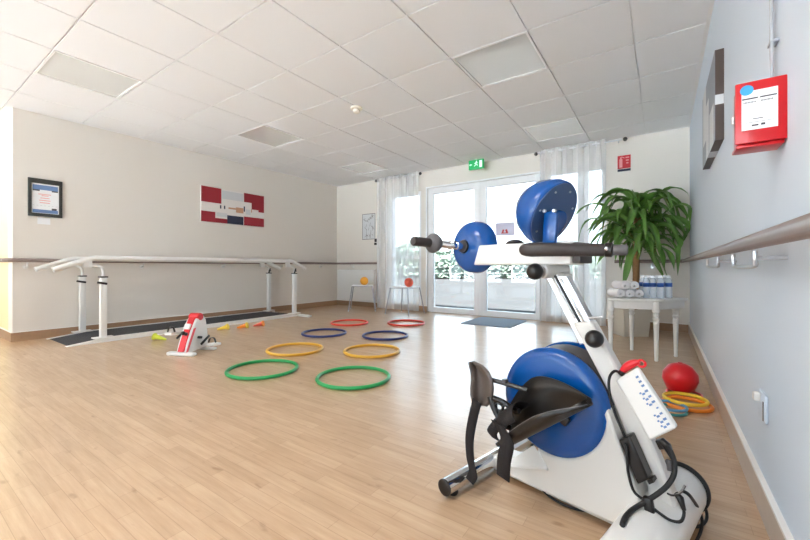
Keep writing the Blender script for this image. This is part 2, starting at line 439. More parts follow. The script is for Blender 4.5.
t = thing('garden_fence', 'thin white wire fence in front of the hedge outside', 'fence', (X0, Y0, -.03), PSI)
for i in range(8): MB().bx(i*1.9-.018, i*1.9+.018, -.018, .018, 0, .8).build('post', 'white', t, smooth=False)
for z in (.4, .78): MB().bx(0, 13.3, -.004, .004, z, z+.008).build('wire', 'white', t, smooth=False)

# ================================================================= WALL FITTINGS
ZR = .832
def rail_thing(label, path, brackets, nrm):
    """path points on rail axis; brackets list of (point on axis, wall normal)"""
    t = thing('handrail', label, 'handrail', path[0])
    o = Vector(path[0])
    MB().tube([Vector(p)-o for p in path], .0205, 14, flat=.9, up=(0, 0, 1)).build('rail', 'rail', t)
    for p, n in brackets:
        p = Vector(p)-o; n = Vector(n)
        bk = MB()
        w = p - n*.062
        bk.tube(smooth_path([p+Vector((0, 0, -.02)), p+Vector((0, 0, -.055)), p-n*.025+Vector((0, 0, -.066)), w+Vector((0, 0, -.066))], 5), .008, 8)
        bk.cyl(w+Vector((0, 0, -.066)), w+n*.006+Vector((0, 0, -.066)), .024)
        bk.build('bracket', 'white' if nrm else 'steel', t)
    return t
xo = XL+.062
rail_thing('grey brown handrail running along the left wall behind the parallel bars', [(XP+.3, YW-.062, ZR), (xo-.02, YW-.062, ZR), (xo, YW-.045, ZR), (xo, YB-.1, ZR), (xo+.04, YB-.062, ZR), (-4.32, YB-.062, ZR)],
           [((xo, y, ZR), (1, 0, 0)) for y in (.95, 2.0, 3.06, 4.1, 5.0)]+[((-5.0, YB-.062, ZR), (0, -1, 0))], True)
xo = XR-.062
rail_thing('grey brown handrail sloping up toward the camera along the right wall', [(-.5, YB-.062, ZR), (xo-.05, YB-.062, ZR), (xo, YB-.11, ZR), (xo, -1.5, ZR)], [((-.1, YB-.062, ZR), (0, -1, 0))], False)
def wire_bracket(y0, y1, lb):
    t = thing('wire_bracket', lb, 'bracket', (XR, (y0+y1)/2, ZR-.05), 0, 'wire brackets under the rail')
    h = (y1-y0)/2
    MB().tube(smooth_path([(-.062, -h, .024), (-.062, -h, -.0), (-.062, -h+.02, -.016), (-.062, h-.05, -.016), (-.062, h-.01, -.0), (-.062, h, .024)], 5), .006, 8).build('loop', 'steel', t)
    MB().tube([(-.062, -h, .006), (-.001, -h, .006)], .0055, 8).build('stay', 'steel', t)
wire_bracket(1.33, 1.70, 'chrome wire loop bracket under the right handrail nearest the camera'); wire_bracket(2.12, 2.60, 'chrome wire loop bracket under the right handrail farther from the camera')

# framed notice on the left wall
t = thing('framed_notice', 'blue and white notice in a black frame on the left wall', 'notice', (XL, 1.10, 1.50))
f = MB()
for s in (-1, 1): f.bx(0, .022, s*.135, s*.108, -.2, .2); f.bx(0, .022, -.108, .108, s*.2, s*.165 if s < 0 else .15)
f.build('frame', 'frame_black', t, smooth=False)
q = MB().bx(.002, .010, -.108, .108, -.165, .15, m='paper')
q.bx(.010, .0115, -.1, .1, .085, .135, m='ink_light').bx(.010, .0115, -.1, -.045, .07, .085, m='dark').bx(.010, .0115, .05, .1, .072, .085, m='dark').bx(.010, .0115, -.1, .1, -.16, -.125, m='ink_light').bx(.010, .0115, .05, .09, -.125, -.105, m='dark')
for z, a in ((.035, .055), (.02, .03), (-.005, .04), (-.03, .05), (-.055, .045)): q.bx(.010, .0112, -a, a*.8, z, z+.007, m='pink')
for k in range(7): q.bx(.010, .0112, -.1+k*.03, -.085+k*.03, -.085, -.08, m='light_grey')
q.build('sheet', parent=t, smooth=False)
tag(MB().bx(0, .004, -.05, .05, -.035, .035).build('wall_tag', 'paper', smooth=False, loc=(XL, 1.09, 1.255)), 'small white tag stuck below the framed notice', 'tag')
# painting on the left wall: colour block abstract
t = thing('wall_art', 'crimson, white and navy colour block painting on the left wall', 'painting', (XL, 3.24, 1.675))
W, Hh = .51, .255
q = MB().bx(.001, .03, -W, W, -Hh, Hh, m='canvas_white')
pz = lambda u: -W+2*W*u
for m_, rects in (('crimson', [(0, .29, .56, 1), (0, .2, 0, .3), (.2, .38, 0, .13), (.65, 1, .72, 1), (.78, 1, .52, .72), (.9, 1, .46, .52), (.65, 1, 0, .27)]),
                  ('navy', [(.38, .64, 0, .25), (.27, .29, .42, .52), (.33, .35, .42, .52), (.645, .665, .42, .58)]),
                  ('tan', [(.4, .52, .44, .49), (.52, .64, .36, .52), (.77, .785, .42, .52)]), ('light_grey', [(.30, .64, .72, .96), (.22, .38, .18, .3), (.68, .76, .34, .5)])):
    for (u0, u1, v0, v1) in rects: q.bx(.030, .0315, pz(u0), pz(u1), -Hh+2*Hh*v0, -Hh+2*Hh*v1, m=m_)
q.build('canvas', parent=t, smooth=False)
# sketch on the back wall
t = thing('sketch', 'pale grey line sketch hung on the back wall left of the curtain', 'picture', (-4.60, YB, 1.53))
MB().bx(-.16, .16, -.012, 0, -.245, .245).build('backing', 'light_grey', t, smooth=False)
q = MB(); rnd = random.Random(3)
q.bx(-.16, .16, -.014, -.012, .235, .245).bx(-.16, .16, -.014, -.012, -.245, -.235).bx(-.16, -.15, -.014, -.012, -.235, .235).bx(.15, .16, -.014, -.012, -.235, .235)
for i in range(26):
    x, z = rnd.uniform(-.12, .12), rnd.uniform(-.2, .2); q.box((x, -.013, z), (.006, .002, rnd.uniform(.03, .11)), Matrix.Rotation(rnd.uniform(-1.2, 1.2), 3, 'Y'))
q.build('strokes', 'sketch_grey', t, smooth=False)
t = thing('door_switch', 'small black switch plate on the back wall beside the left curtain', 'switch', (-4.43, YB, 1.25))
MB().bx(-.03, .03, -.014, 0, -.02, .045, bev=.004).build('upper_button', 'black', t); MB().bx(-.035, .03, -.02, 0, -.075, -.03, bev=.006).build('lower_button', 'black', t)
# radiator
t = thing('radiator', 'white panel radiator under the rail in the far left corner', 'radiator', (-4.9, YB-.002, .09))
MB().bx(-.44, .50, -.10, -.03, .02, .61, bev=.008).build('panel', 'white', t)
for xx in (-.3, .3): MB().bx(xx, xx+.04, -.03, 0, .2, .4).build('bracket', 'white', t, smooth=False)
q = MB()
for i in range(22): q.bx(-.42+i*.042, -.40+i*.042, -.09, -.04, .61, .616)
q.build('top_grille', 'light_grey', t, smooth=False)
MB().cyl((.50, -.06, .06), (.56, -.06, .06), .012).cyl((.56, -.06, .02), (.56, -.06, .12), .02).build('valve', 'white', t)

# exit sign hanging from the ceiling
t = thing('exit_sign', 'green running man exit sign hanging above the patio doors', 'sign', (-2.315, 5.25, 2.31))
MB().bx(-.118, .118, -.02, .02, -.07, .07, bev=.004).build('case', 'exit_lit', t)
MB().bx(-.02, .02, -.015, .015, .07, .087).build('bracket', 'white', t, smooth=False)
q = MB()                                                                  # running figure, doorway, arrow
q.lathe([(.0105, -.0215), (.0105, -.0205)], (.012, 0, .041), (0, 1, 0), 16)
q.box((.004, -.021, .018), (.016, .001, .034), Matrix.Rotation(.35, 3, 'Y')).box((.018, -.021, -.010), (.01, .001, .032), Matrix.Rotation(-.7, 3, 'Y')).box((-.012, -.021, -.016), (.01, .001, .036), Matrix.Rotation(.75, 3, 'Y'))
q.box((.02, -.021, .020), (.026, .001, .008), Matrix.Rotation(.4, 3, 'Y')).box((-.013, -.021, .018), (.024, .001, .008), Matrix.Rotation(-.6, 3, 'Y'))
q.build('running_figure', 'exit_white', t, smooth=False)
MB().bx(.058, .1, -.0215, -.0205, -.052, .05).build('doorway_symbol', 'exit_white', t, smooth=False)
q = MB(); q.bx(-.1, -.06, -.0215, -.0205, -.006, .006).prism([(-.105, 0), (-.085, .018), (-.085, -.018)], lambda u, v, s: Vector((u, s, v)), -.0215, -.0205)
q.build('arrow_symbol', 'exit_white', t, smooth=False)
# extinguisher sign
t = thing('extinguisher_sign', 'small red extinguisher sign with navy strip beside the right curtain', 'sign', (-.40, YB, 2.075))
MB().bx(-.072, .072, -.004, 0, -.065, .10).build('red_panel', 'sign_red', t, smooth=False)
MB().bx(-.072, .072, -.004, 0, -.10, -.072).build('navy_strip', 'navy', t, smooth=False)
q = MB(); q.bx(-.052, -.018, -.006, -.004, -.05, .055).bx(-.043, -.027, -.006, -.004, .055, .08).box((-.012, -.005, .075), (.04, .002, .008), Matrix.Rotation(.5, 3, 'Y'))
q.build('extinguisher_symbol', 'pink', t, smooth=False)
for k in range(3): MB().box((.036, -.005, .07-.035*k), (.04-.008*k, .002, .014)).build('flame_symbol', 'pink', t, smooth=False)
# paper notice on the right door pane
t = thing('door_notice', 'lavender paper with a red mark taped on the right door pane', 'notice', (-1.96, YB+.042, 1.335))
MB().bx(-.148, .148, -.002, 0, -.10, .10).build('sheet', 'lavender', t, smooth=False)
MB().bx(-.06, .05, -.003, -.002, -.065, -.052).box((-.03, -.0025, -.03), (.025, .001, .05), Matrix.Rotation(.3, 3, 'Y')).box((.025, -.0025, -.03), (.03, .001, .05), Matrix.Rotation(-.3, 3, 'Y')).build('red_mark', 'sign_red', t, smooth=False)

# red alarm box with conduit on the right wall
t = thing('alarm_box', 'red wall box with white instruction label and blue sticker', 'alarm box', (XR, 1.34, 1.172))
Y1 = .075
MB().bx(-.094, 0, 0, Y1, -.078, .082, bev=.004).build('case', 'redbox', t)
MB().bx(-.101, 0, -.008, -.0, -.079, .084, bev=.003).build('door', 'redbox', t)
MB().bx(-.098, -.004, .0, Y1, -.088, -.079, bev=.002).build('lower_tray', 'redbox', t)
q = MB().bx(-.088, -.018, -.0092, -.008, -.045, .058, m='paper')
q.bx(-.087, -.056, -.0098, -.0092, .036, .0395, m='dark').bx(-.052, -.020, -.0098, -.0092, .036, .0395, m='dark')
for k in range(9): q.bx(-.084+k*.0028, -.0825+k*.0028, -.0098, -.0092, .026, .030, m='dark').bx(-.050+k*.0026, -.0485+k*.0026, -.0098, -.0092, .026, .030, m='dark')
q.bx(-.066, -.046, -.0098, -.0092, -.018, -.016, m='dark').bx(-.08, -.025, -.0098, -.0092, -.026, -.0252, m='dark').bx(-.068, -.055, -.0098, -.0092, -.036, -.032, m='dark').bx(-.05, -.042, -.0098, -.0092, -.036, -.0305, m='dark')
q.build('label', parent=t, smooth=False)
MB().lathe([(.0135, 0), (.0135, .0008)], (-.078, -.0095, .061), (0, -1, 0), 24).build('sticker', 'sky_blue', t)
MB().cyl((-.104, .002, -.02), (-.104, .002, .0), .004).cyl((-.104, .002, -.01), (-.092, .002, -.01), .003).build('hinge_pin', 'steel', t)
t = thing('conduit', 'pair of thin grey conduit pipes rising from the red wall box', 'pipe', (XR, 1.42, 1.254))
MB().cyl((-.014, 0, 0), (-.014, 0, ZC-1.254-.006), .0038).build('pipe', 'conduit_grey', t)
MB().tube([(-.012, .016, 0), (-.012, .016, .05), (-.012, .026, .12), (-.012, .026, ZC-1.254-.006)], .003, 8).build('cable_sheath', 'conduit_grey', t)
for z in (.128, .6): MB().bx(-.018, -.0005, -.006, .031, z, z+.007).build('clip', 'conduit_grey', t, smooth=False)
# canvas on the right wall
t = thing('wall_picture', 'grey wrapped canvas print with dark brown edge on the right wall', 'picture', (XR, 2.88, 1.66))
cw = .36
MB().bx(-.036, 0, -cw, cw, -.235, .235).build('canvas', 'espresso', t, smooth=False)
q = MB().bx(-.0375, -.036, -cw, cw, -.235, .235, m='picture_grey')
q.bx(-.0385, -.0375, -.30, -.1, -.235, -.02, m='light_grey').bx(-.0385, -.0375, -.05, .1, -.235, .1, m='light_grey').bx(-.0385, -.0375, .12, .3, -.1, .235, m='light_grey')
q.bx(-.0365, -.001, -cw-.0012, -cw, -.05, .0, m='light_grey').bx(-.036, -.001, -.12, .02, -.2362, -.235, m='light_grey')
q.build('printed_face', parent=t, smooth=False)
# socket
t = thing('wall_socket', 'white socket with plugged adapter low on the right wall', 'socket', (XR, 1.585, .335))
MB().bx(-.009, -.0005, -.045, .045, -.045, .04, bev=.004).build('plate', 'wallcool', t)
MB().bx(-.026, -.009, .005, .033, .008, .034, bev=.005).build('plug', 'white', t)
MB().bx(-.0105, -.009, -.033, -.026, -.04, .018).build('slot', 'dark', t, smooth=False)
# smoke detector
t = thing('smoke_detector', 'small cream smoke detector on the ceiling', 'smoke detector', (-2.583, 2.865, ZC))
MB().lathe([(.06, 0), (.06, -.014), (.048, -.02)]).build('base', 'ivory', t)
MB().lathe([(.03, -.018), (.038, -.03), (.036, -.046), (.02, -.055), (0, -.056)], close=True).build('chamber', 'ivory', t)
MB().box((-.045, 0, -.006), (.03, .02, .012)).build('led_tab', 'dark', t, smooth=False)

# ================================================================= CURTAINS
def curtain(x0, x1, label, rod0, rod1, rodlabel, nf, seed, y=YB-.11):
    t = thing('curtain', label, 'curtain', ((x0+x1)/2, y, 0.012), 0)
    rnd = random.Random(seed); w = x1-x0; nx = nf*10; rows = []
    amps = [rnd.uniform(.6, 1.1) for _ in range(nf+1)]
    for zi in range(15):
        z = zi/14*2.375; r = []
        for i in range(nx+1):
            u = i/nx; ph = u*nf*2*PI
            a = amps[int(u*nf)]*.026*(.75+.25*zi/14)
            r.append((-w/2+w*u+.012*math.sin(ph*2+1), a*math.sin(ph+.35*math.sin(z*1.6+seed)), z))
        rows.append(r)
    MB().grid(rows).build('voile', 'sheer', t, ang=180)
    for i in range(nf): MB().torus((-w/2+w*(i+.25)/nf, 0, 2.335), .024, .007, 18, 8, axis=(1, .3, 0)).build('eyelet', 'steel', t)
    r = thing('curtain_rod', rodlabel, 'curtain rod', ((rod0+rod1)/2, y, 2.347))
    h = (rod1-rod0)/2
    MB().cyl((-h, 0, 0), (h, 0, 0), .009).build('pole', 'steel', r)
    for s in (-1, 1):
        MB().sphere((s*(h+.02), 0, 0), .026, 16).build('finial', 'dark', r)
        MB().cyl((s*(h-.06), 0, 0), (s*(h-.06), -y+YB, 0), .006).build('bracket', 'steel', r)
curtain(-4.33, -3.42, 'white sheer curtain hanging left of the patio doors', -4.32, -3.40, 'steel curtain rod above the left sheer curtain', 6, 2)
curtain(-1.42, -.60, 'white sheer curtain hanging right of the patio doors', -1.44, -.40, 'steel curtain rod above the right sheer curtain', 6, 5)

# ================================================================= FLOOR THINGS
t = MB().bx(-.34, .34, -.37, .37, 0, .010, bev=.003).build('doormat', 'doormat', loc=(-1.91, 4.94, 0), rot=(0, 0, .02))
tag(t, 'blue grey doormat on the floor before the patio doors', 'doormat')
HOOPS = [(-2.43, 1.67, 'green_tube', 'green hoop on the floor in the left row, nearest the pedal exerciser'), (-1.74, 1.90, 'green_tube', 'green hoop on the floor in the right row, nearest the camera'),
         (-2.77, 2.24, 'yellow_tube', 'yellow hoop on the floor in the left row'), (-2.15, 2.59, 'yellow_tube', 'yellow hoop on the floor in the right row'),
         (-3.18, 2.98, 'navy_tube', 'navy blue hoop on the floor in the left row'), (-2.51, 3.25, 'navy_tube', 'navy blue hoop on the floor in the right row'),
         (-3.48, 3.72, 'orange_red_tube', 'red hoop on the floor in the left row, in front of the amber ball stool'), (-2.84, 4.14, 'orange_red_tube', 'red hoop on the floor in the right row, in front of the coral ball stool')]
for x, y, m, lb in HOOPS:
    o = MB().torus((0, 0, 0), .243, .0125, 56, 10).build('hoop', m, loc=(x, y, .0125)); tag(o, lb, 'hoop', 'hoops laid on the floor')
# training cones lying on their sides
def cone(x, y, rz, mc, mb, label):
    t = thing('training_cone', label, 'cone', (x, y, 0), rz, 'little cones beside the parallel bars')
    tilt = -math.atan2(.042, .15)
    q = Matrix.Translation((0, 0, .043)) @ Matrix.Rotation(PI/2+tilt*-1*.9, 4, 'Y')
    ax = q.to_3x3() @ Vector((0, 0, 1)); o = q.translation
    MB().lathe([(.036, 0), (.03, .02), (.012, .13), (.009, .142), (0, .144)], o, ax, 20).build('body', mc, t)
    MB().lathe([(.043, -.012), (.043, 0), (.036, .003)], o, ax, 20).build('base', mb, t)
    t.scale = (.86, .86, .86)
cone(-4.36, 1.72, PSI, 'lime', 'lime', 'lime yellow cone lying on the floor left of the pedal exerciser')
cone(-4.35, 2.50, PSI+PI, 'yellow', 'yellow', 'yellow cone lying on the floor right of the pedal exerciser')
cone(-4.26, 2.70, PSI+PI, 'orange', 'yellow', 'orange cone with yellow base lying between two other cones')
cone(-4.22, 2.90, PSI+PI, 'coral', 'orange', 'coral cone lying farthest from the pedal exerciser')

# ---------------------------------------------------------------- parallel bars
t = thing('parallel_bars', 'white parallel walking bars with black walkway along the left wall', 'parallel bars', (-5.03, 2.6, 0))
ox, oy = -5.03, 2.6
sp = [(1.09-oy, 0.0), (1.45-oy, .038), (3.68-oy, .038), (3.95-oy, .0)]
poly = sp + [(3.95-oy, -.0)]
poly = [(sp[0][0], .002), (sp[1][0], .042), (sp[2][0], .042), (sp[3][0], .002)]
for nm, x0, x1 in (('side_rail', .305, .365), ('side_rail', -.355, -.30)):
    MB().prism(poly + [(sp[3][0], .0), (sp[0][0], .0)], lambda u, v, s: Vector((s, u, v)), x0, x1).build(nm, 'white', t, smooth=False)
pm = [(sp[0][0]+.02, .001), (sp[1][0], .038), (sp[2][0], .038), (sp[3][0]-.02, .001), (sp[3][0]-.02, 0), (sp[0][0]+.02, 0)]
MB().prism(pm, lambda u, v, s: Vector((s, u, v)), -.30, .305).build('walkway_mat', 'mat_black', t, smooth=False)
for x, sx in ((.335, 1), (-.305, -1)):
    for yy in (1.38, 3.78):
        y = yy-oy
        p = MB().bx(x-.027, x+.027, y-.027, y+.027, .046, .66, bev=.006).build('post', 'white', t)
        MB().bx(x-.05, x+.05, y-.085, y+.085, .040, .052, bev=.004).build('base_plate', 'white', p)
        MB().tube(smooth_path([(x, y, .64), (x, y, .72), (x, y-.02, .763), (x, y-.06, .775), (x, y-.13, .775)], 5), .014, 12).build('elbow', 'white', p)
        MB().bx(x-.033, x+.033, y-.033, y+.033, .655, .668).build('collar', 'black', p, smooth=False)
        MB().box((x+.045, y-.02, .60 if yy < 2 else .70), (.014, .085, .022), Matrix.Rotation(-.2 if yy < 2 else 1.2, 3, 'X'), bev=.004).cyl((x+.03, y, .60 if yy < 2 else .70), (x+.05, y, .60 if yy < 2 else .70), .008).build('clamp_lever', 'black', p)
        MB().bx(x-.014, x+.014, y-.16, y-.09, .76, .83).build('bar_bracket', 'white', p, smooth=False)
        if yy > 3 : MB().bx(x+.03, x+.26*max(sx, .0)+.04, y+.03, y+.09, .001, .03, bev=.004).build('outrigger', 'white', p)
    MB().tube([(x, 1.0-oy, .735), (x, 1.27-oy, .845), (x, 1.31-oy, .853), (x, 3.70-oy, .853), (x, 3.74-oy, .847), (x, 4.0-oy, .735)], .026, 14).build('handrail', 'white', t)

# ---------------------------------------------------------------- mini pedal exerciser
rzp = math.atan2(.30, .42)+.05      # forward axis of the little machine in the room
t = thing('pedal_exerciser', 'red and white mini pedal exerciser on the floor by the walkway', 'pedal exerciser', (-3.445, 1.645, 0), 1.97); t.scale = (.93, .93, .91)
# local x to the picture's right, local y away
prof = [(-.13, .0), (-.10, .10), (-.055, .21), (.0, .31), (.04, .345), (.085, .345), (.115, .30), (.135, .19), (.145, .09), (.14, .03)]
q = MB(); q.prism([(-.145, .0), (-.115, .10), (-.068, .21), (-.01, .315)]+prof[4:], lambda u, v, s: Vector((u+.02, s, v+.012)), -.055, .055)
q.build('housing', 'white', t, bev=.012)
pr = [(-.152, .03), (-.122, .11), (-.075, .22), (-.018, .325), (.035, .365), (.095, .362), (.092, .34), (.035, .34), (-.0, .305), (-.05, .205), (-.095, .10), (-.125, .03)]
MB().prism(pr, lambda u, v, s: Vector((u+.02, s, v+.008)), -.034, .034).build('red_spine', 'red', t, bev=.006)
MB().prism([(-.1, .03), (-.125, .03), (-.03, .245), (.0, .25)], lambda u, v, s: Vector((u+.0, s, v)), -.0575, -.0545).build('red_stripe', 'bead_pink', t, smooth=False)
MB().lathe([(.0, -.06), (.03, -.058), (.038, -.05), (.038, .05), (.03, .058), (0, .06)], (.062, 0, .345), (0, 1, 0), 24).build('top_cap', 'red', t)
MB().box((-.045, 0, .265), (.02, .06, .055), Matrix.Rotation(.46, 3, 'Y'), bev=.006).build('console', 'white', t)
MB().box((-.115, 0, .018), (.06, .29, .034), bev=.014).build('front_foot', 'white', t)
MB().box((.16, 0, .014), (.05, .28, .026), bev=.012).build('rear_foot', 'white', t)
MB().cyl((.03, -.09, .15), (.03, .09, .15), .013).build('crank_axle', 'black', t)
for s in (-1, 1):
    cr = MB().box((.03+s*-.055, s*.085, .15-s*-.035), (.13, .014, .022), Matrix.Rotation(-.55*1, 3, 'Y'), bev=.004).build('crank', 'black', t)
    px_, pz_ = (.03+.105, .085) if s < 0 else (.03-.095, .215)
    MB().box((px_, s*.14, pz_-.02), (.12, .08, .026), Matrix.Rotation(.1, 3, 'Y'), bev=.008).build('pedal', 'white', t)
    MB().tube(smooth_path([(px_-.02, s*.10, pz_), (px_-.02, s*.12, pz_+.045), (px_-.02, s*.16, pz_+.045), (px_-.02, s*.178, pz_)], 4), .012, 8, flat=.3).build('pedal_strap', 'black', t)
MB().cyl((-.09, -.03, .20), (-.125, -.03, .215), .016).sphere((-.13, -.03, .217), .02, 12).build('tension_knob', 'black', t)

# ---------------------------------------------------------------- stools with balls
def stool(x, y, rz, label):
    t = thing('metal_stool', label, 'stool', (x, y, 0), rz, 'thin legged stools by the left curtain')
    MB().box((0, 0, .4345), (.37, .37, .010), bev=.004).build('seat', 'pvc', t)
    f = MB(); s_ = .175
    f.tube([(-s_, -s_, .424), (s_, -s_, .424), (s_, s_, .424), (-s_, s_, .424)], .0065, 8, closed=True); f.build('seat_frame', 'steel_dark', t)
    for sx in (-1, 1):
        for sy in (-1, 1):
            l = MB().cyl((sx*.172, sy*.172, .424), (sx*.23, sy*.23, .008), .0095, .0085, 10).build('leg', 'steel_dark', t)
            MB().lathe([(.010, 0), (.010, .016), (.008, .018)], (sx*.2312, sy*.2312, 0), (0, 0, 1), 12).build('foot_tip', 'light_grey', l)
    return t
stool(-4.39, 5.03, PSI+.06, 'steel legged stool carrying an amber ball before the radiator')
stool(-3.46, 5.01, .0, 'steel legged stool carrying a coral ball before the left curtain')
o = MB().sphere((0, 0, 0), .074, 24).build('ball', loc=(-4.36, 5.04, .5137), m='amber'); tag(o, 'amber yellow ball resting on the left stool by the radiator', 'ball', 'balls on the stools')
o = MB().sphere((0, 0, 0), .074, 24).build('ball', loc=(-3.37, 4.99, .5137), m='coral'); tag(o, 'coral red ball resting on the right stool by the curtain', 'ball', 'balls on the stools')

# ---------------------------------------------------------------- red ball and rings by the right wall
t = thing('exercise_ball', 'large red ball on the floor by the right wall', 'ball', (.088, 2.80, 0))
MB().lathe([(0, .003), (.03, .005), (.07, .03), (.092, .085), (.088, .125), (.06, .166), (.03, .181), (.012, .184), (.008, .181), (0, .181)], seg=36).build('ball_body', 'red', t)
MB().lathe([(.012, .1830), (.010, .188), (0, .1885)], seg=16).build('valve', 'redbox', t)
o = MB().torus((0, 0, 0), .085, .0065, 40, 8).build('throwing_ring', 'bead_pink', loc=(.106, 2.787, .0065)); tag(o, 'thin red throwing ring lying against the large red ball', 'ring', 'throwing rings on the floor')
for x, y, z, R, m, lb in [(.112, 2.575, .010, .108, 'orange', 'orange throwing ring at the bottom of the pair before the red ball'), (.104, 2.595, .0295, .098, 'yellow', 'yellow throwing ring lying on the orange ring'),
                          (.022, 2.425, .0075, .082, 'teal', 'teal throwing ring at the bottom beside the orange ring'), (.03, 2.445, .0226, .076, 'light_blue', 'light blue throwing ring lying on the teal ring')]:
    o = MB().torus((0, 0, 0), R, .0095 if R > .09 else .0072, 44, 8).build('throwing_ring', m, loc=(x, y, z)); tag(o, lb, 'ring', 'throwing rings on the floor')

# ---------------------------------------------------------------- small white table
def rd(r, d): return Vector((r*math.cos(PSI)-d*math.sin(PSI), r*math.sin(PSI)+d*math.cos(PSI), 0))
legs = {}
for k, (px, d) in dict(FL=(610.6, 3.15), FR=(656.3, 3.02), BR=(675.8, 3.17), BL=(631.7, 3.42)).items(): legs[k] = rd((px-405)/FPX*d, d)
ctr = sum(legs.values(), Vector())/4
t = thing('side_table', 'small white table with turned tapered legs near the right wall', 'table', ctr)
TZ = .502
quad = [legs[k]-ctr for k in ('FL', 'FR', 'BR', 'BL')]
quad[0:1] = [quad[0]*1.10]
def rounded(q, scale, it=4, keep=.12):
    p = [v*scale for v in q]
    for _ in range(it):
        n = []
        for i in range(len(p)):
            a, c = p[i], p[(i+1) % len(p)]; n += [a.lerp(c, keep), a.lerp(c, 1-keep)]
        p = n; keep = .25
    return [(v.x, v.y) for v in p]
quad2 = [legs[k]-ctr for k in ('FL', 'FR', 'BR', 'BL')]; quad3 = [v.copy() for v in quad2]; quad3[2] *= 1.22
fl = lambda u, v, s: Vector((u, v, s))
MB().prism(rounded(quad3, 1.26, 3), fl, TZ-.022, TZ).build('tabletop', 'white', t, bev=.007)
MB().prism(rounded(quad3, 1.10, 3, .06), fl, TZ-.085, TZ-.022).build('apron', 'white', t, bev=.003)
for v in quad2:
    MB().lathe([(.011, 0), (.014, .006), (.013, .02), (.0205, .30), (.022, .315), (.016, .325), (.024, .338), (.0245, .350), (.017, .360), (.0225, .372), (.0225, .385), (.018, .39), (.026, .40), (.026, TZ-.023)], v, seg=18).build('leg', 'white', t)

# towels
def towel_roll(p, ang, label, r=.036, L=.17):
    q = MB(); d = Vector((math.cos(ang), math.sin(ang), 0)); n = Vector((-d.y, d.x, 0))
    A = []; th = .011
    for s in range(50):
        a = s/49*2*PI*2.6; rr = r*(.30+.70*s/49); A.append((rr*math.cos(a), rr*math.sin(a)))
    rows = []
    for s in (-1, -.92, 0, .92, 1):
        k = .93 if abs(s) == 1 else 1
        rows.append([Vector(p)+d*(s*L/2)+n*(x*k)+Vector((0, 0, z*k)) for x, z in A])
    o = q.grid(rows).build('rolled_towel', 'towel', solid=.010, ang=180)
    tag(o, label, 'towel', 'rolled towels on the white table')
tb = lambda px, d: rd((px-405)/FPX*d, d)
ANG = PSI+PI/2-.1
for px, d, z, lb in [(615.5, 3.17, 0, 'white rolled towel at the left end of the bottom row on the white table'), (624.6, 3.17, 0, 'white rolled towel in the middle of the bottom row on the white table'), (633.7, 3.17, 0, 'white rolled towel in the bottom row beside the bottles'),
                     (620, 3.17, 1, 'white rolled towel on top of the left stack'), (629.2, 3.17, 1, 'white rolled towel on top of the stack beside the bottles')]:
    p = tb(px, d); p.z = TZ+.041+z*.068
    towel_roll(p, ANG, lb, .033, .18)
# bottles
def bottle(p, label, first=None):
    if first is None:
        t = thing('water_bottle', label, 'bottle', p, 0, 'water bottles on the white table')
        MB().lathe([(.024, 0), (.0262, .006), (.0262, .05), (.025, .055), (.0262, .06), (.0262, .125), (.024, .150), (.013, .168), (.0125, .178), (0, .178)], seg=20).build('bottle_body', 'bottle', t)
        MB().lathe([(.0268, .094), (.0268, .128)], seg=20, close=False).build('label_band', 'label', t, solid=.0008)
        MB().lathe([(.0145, .171), (.0145, .188), (.012, .190), (0, .190)], seg=16).build('cap', 'cap', t)
        return t
    c = copy_tree(first); c.location = p; c['label'] = label; return c
b0 = None
for px, d, lb in [(646.3, 3.16, 'water bottle beside the towels, left end of the front row'), (652.8, 3.14, 'water bottle second from the towels in the front row'), (660.3, 3.12, 'water bottle third from the towels in the front row'), (668.6, 3.15, 'water bottle at the right end of the front row'),
                  (642.4, 3.27, 'water bottle behind the towels, left end of the back row'), (650.2, 3.25, 'water bottle second from the left in the back row'), (657, 3.23, 'water bottle third from the left in the back row'), (665, 3.25, 'water bottle at the right end of the back row')]:
    p = tb(px, d); p.z = TZ
    if b0 is None: b0 = bottle(p, lb)
    else: bottle(p, lb, b0)

# ---------------------------------------------------------------- potted plant
pc = rd((629-405)/FPX*4.2, 4.2)
t = thing('potted_plant', 'large drooping corn plant in a beige planter behind the white table', 'plant', pc, PSI)
q = MB()
for (z0, z1, w0, w1) in ((0, .30, .135, .155),):
    vs0 = [q._v((sx*w0, sy*w0, z0)) for sx, sy in ((-1, -1), (1, -1), (1, 1), (-1, 1))]; vs1 = [q._v((sx*w1, sy*w1, z1)) for sx, sy in ((-1, -1), (1, -1), (1, 1), (-1, 1))]
    vs2 = [q._v((sx*(w1-.018), sy*(w1-.018), z1)) for sx, sy in ((-1, -1), (1, -1), (1, 1), (-1, 1))]; vs3 = [q._v((sx*(w0-.018), sy*(w0-.018), .2)) for sx, sy in ((-1, -1), (1, -1), (1, 1), (-1, 1))]
    q._f(vs0[::-1])
    for i in range(4):
        j = (i+1) % 4; q._f([vs0[i], vs0[j], vs1[j], vs1[i]]); q._f([vs1[i], vs1[j], vs2[j], vs2[i]]); q._f([vs2[i], vs2[j], vs3[j], vs3[i]])
    q._f(vs3)
q.build('planter', 'pot', t, smooth=False, bev=.006)
MB().bx(-.118, .118, -.118, .118, .2, .262).build('soil', 'soil', t, smooth=False)
cane = MB().tube(smooth_path([(.06, .0, .255), (.085, .01, .6), (.095, .02, .95), (.11, .02, 1.32)], 6), .034, 12).build('cane', 'trunk', t)
HEADS = [((.11, .02, 1.44), 32), ((-.05, .03, 1.32), 24), ((.27, .0, 1.28), 24), ((.08, -.11, 1.10), 22), ((.10, .12, 1.20), 14)]
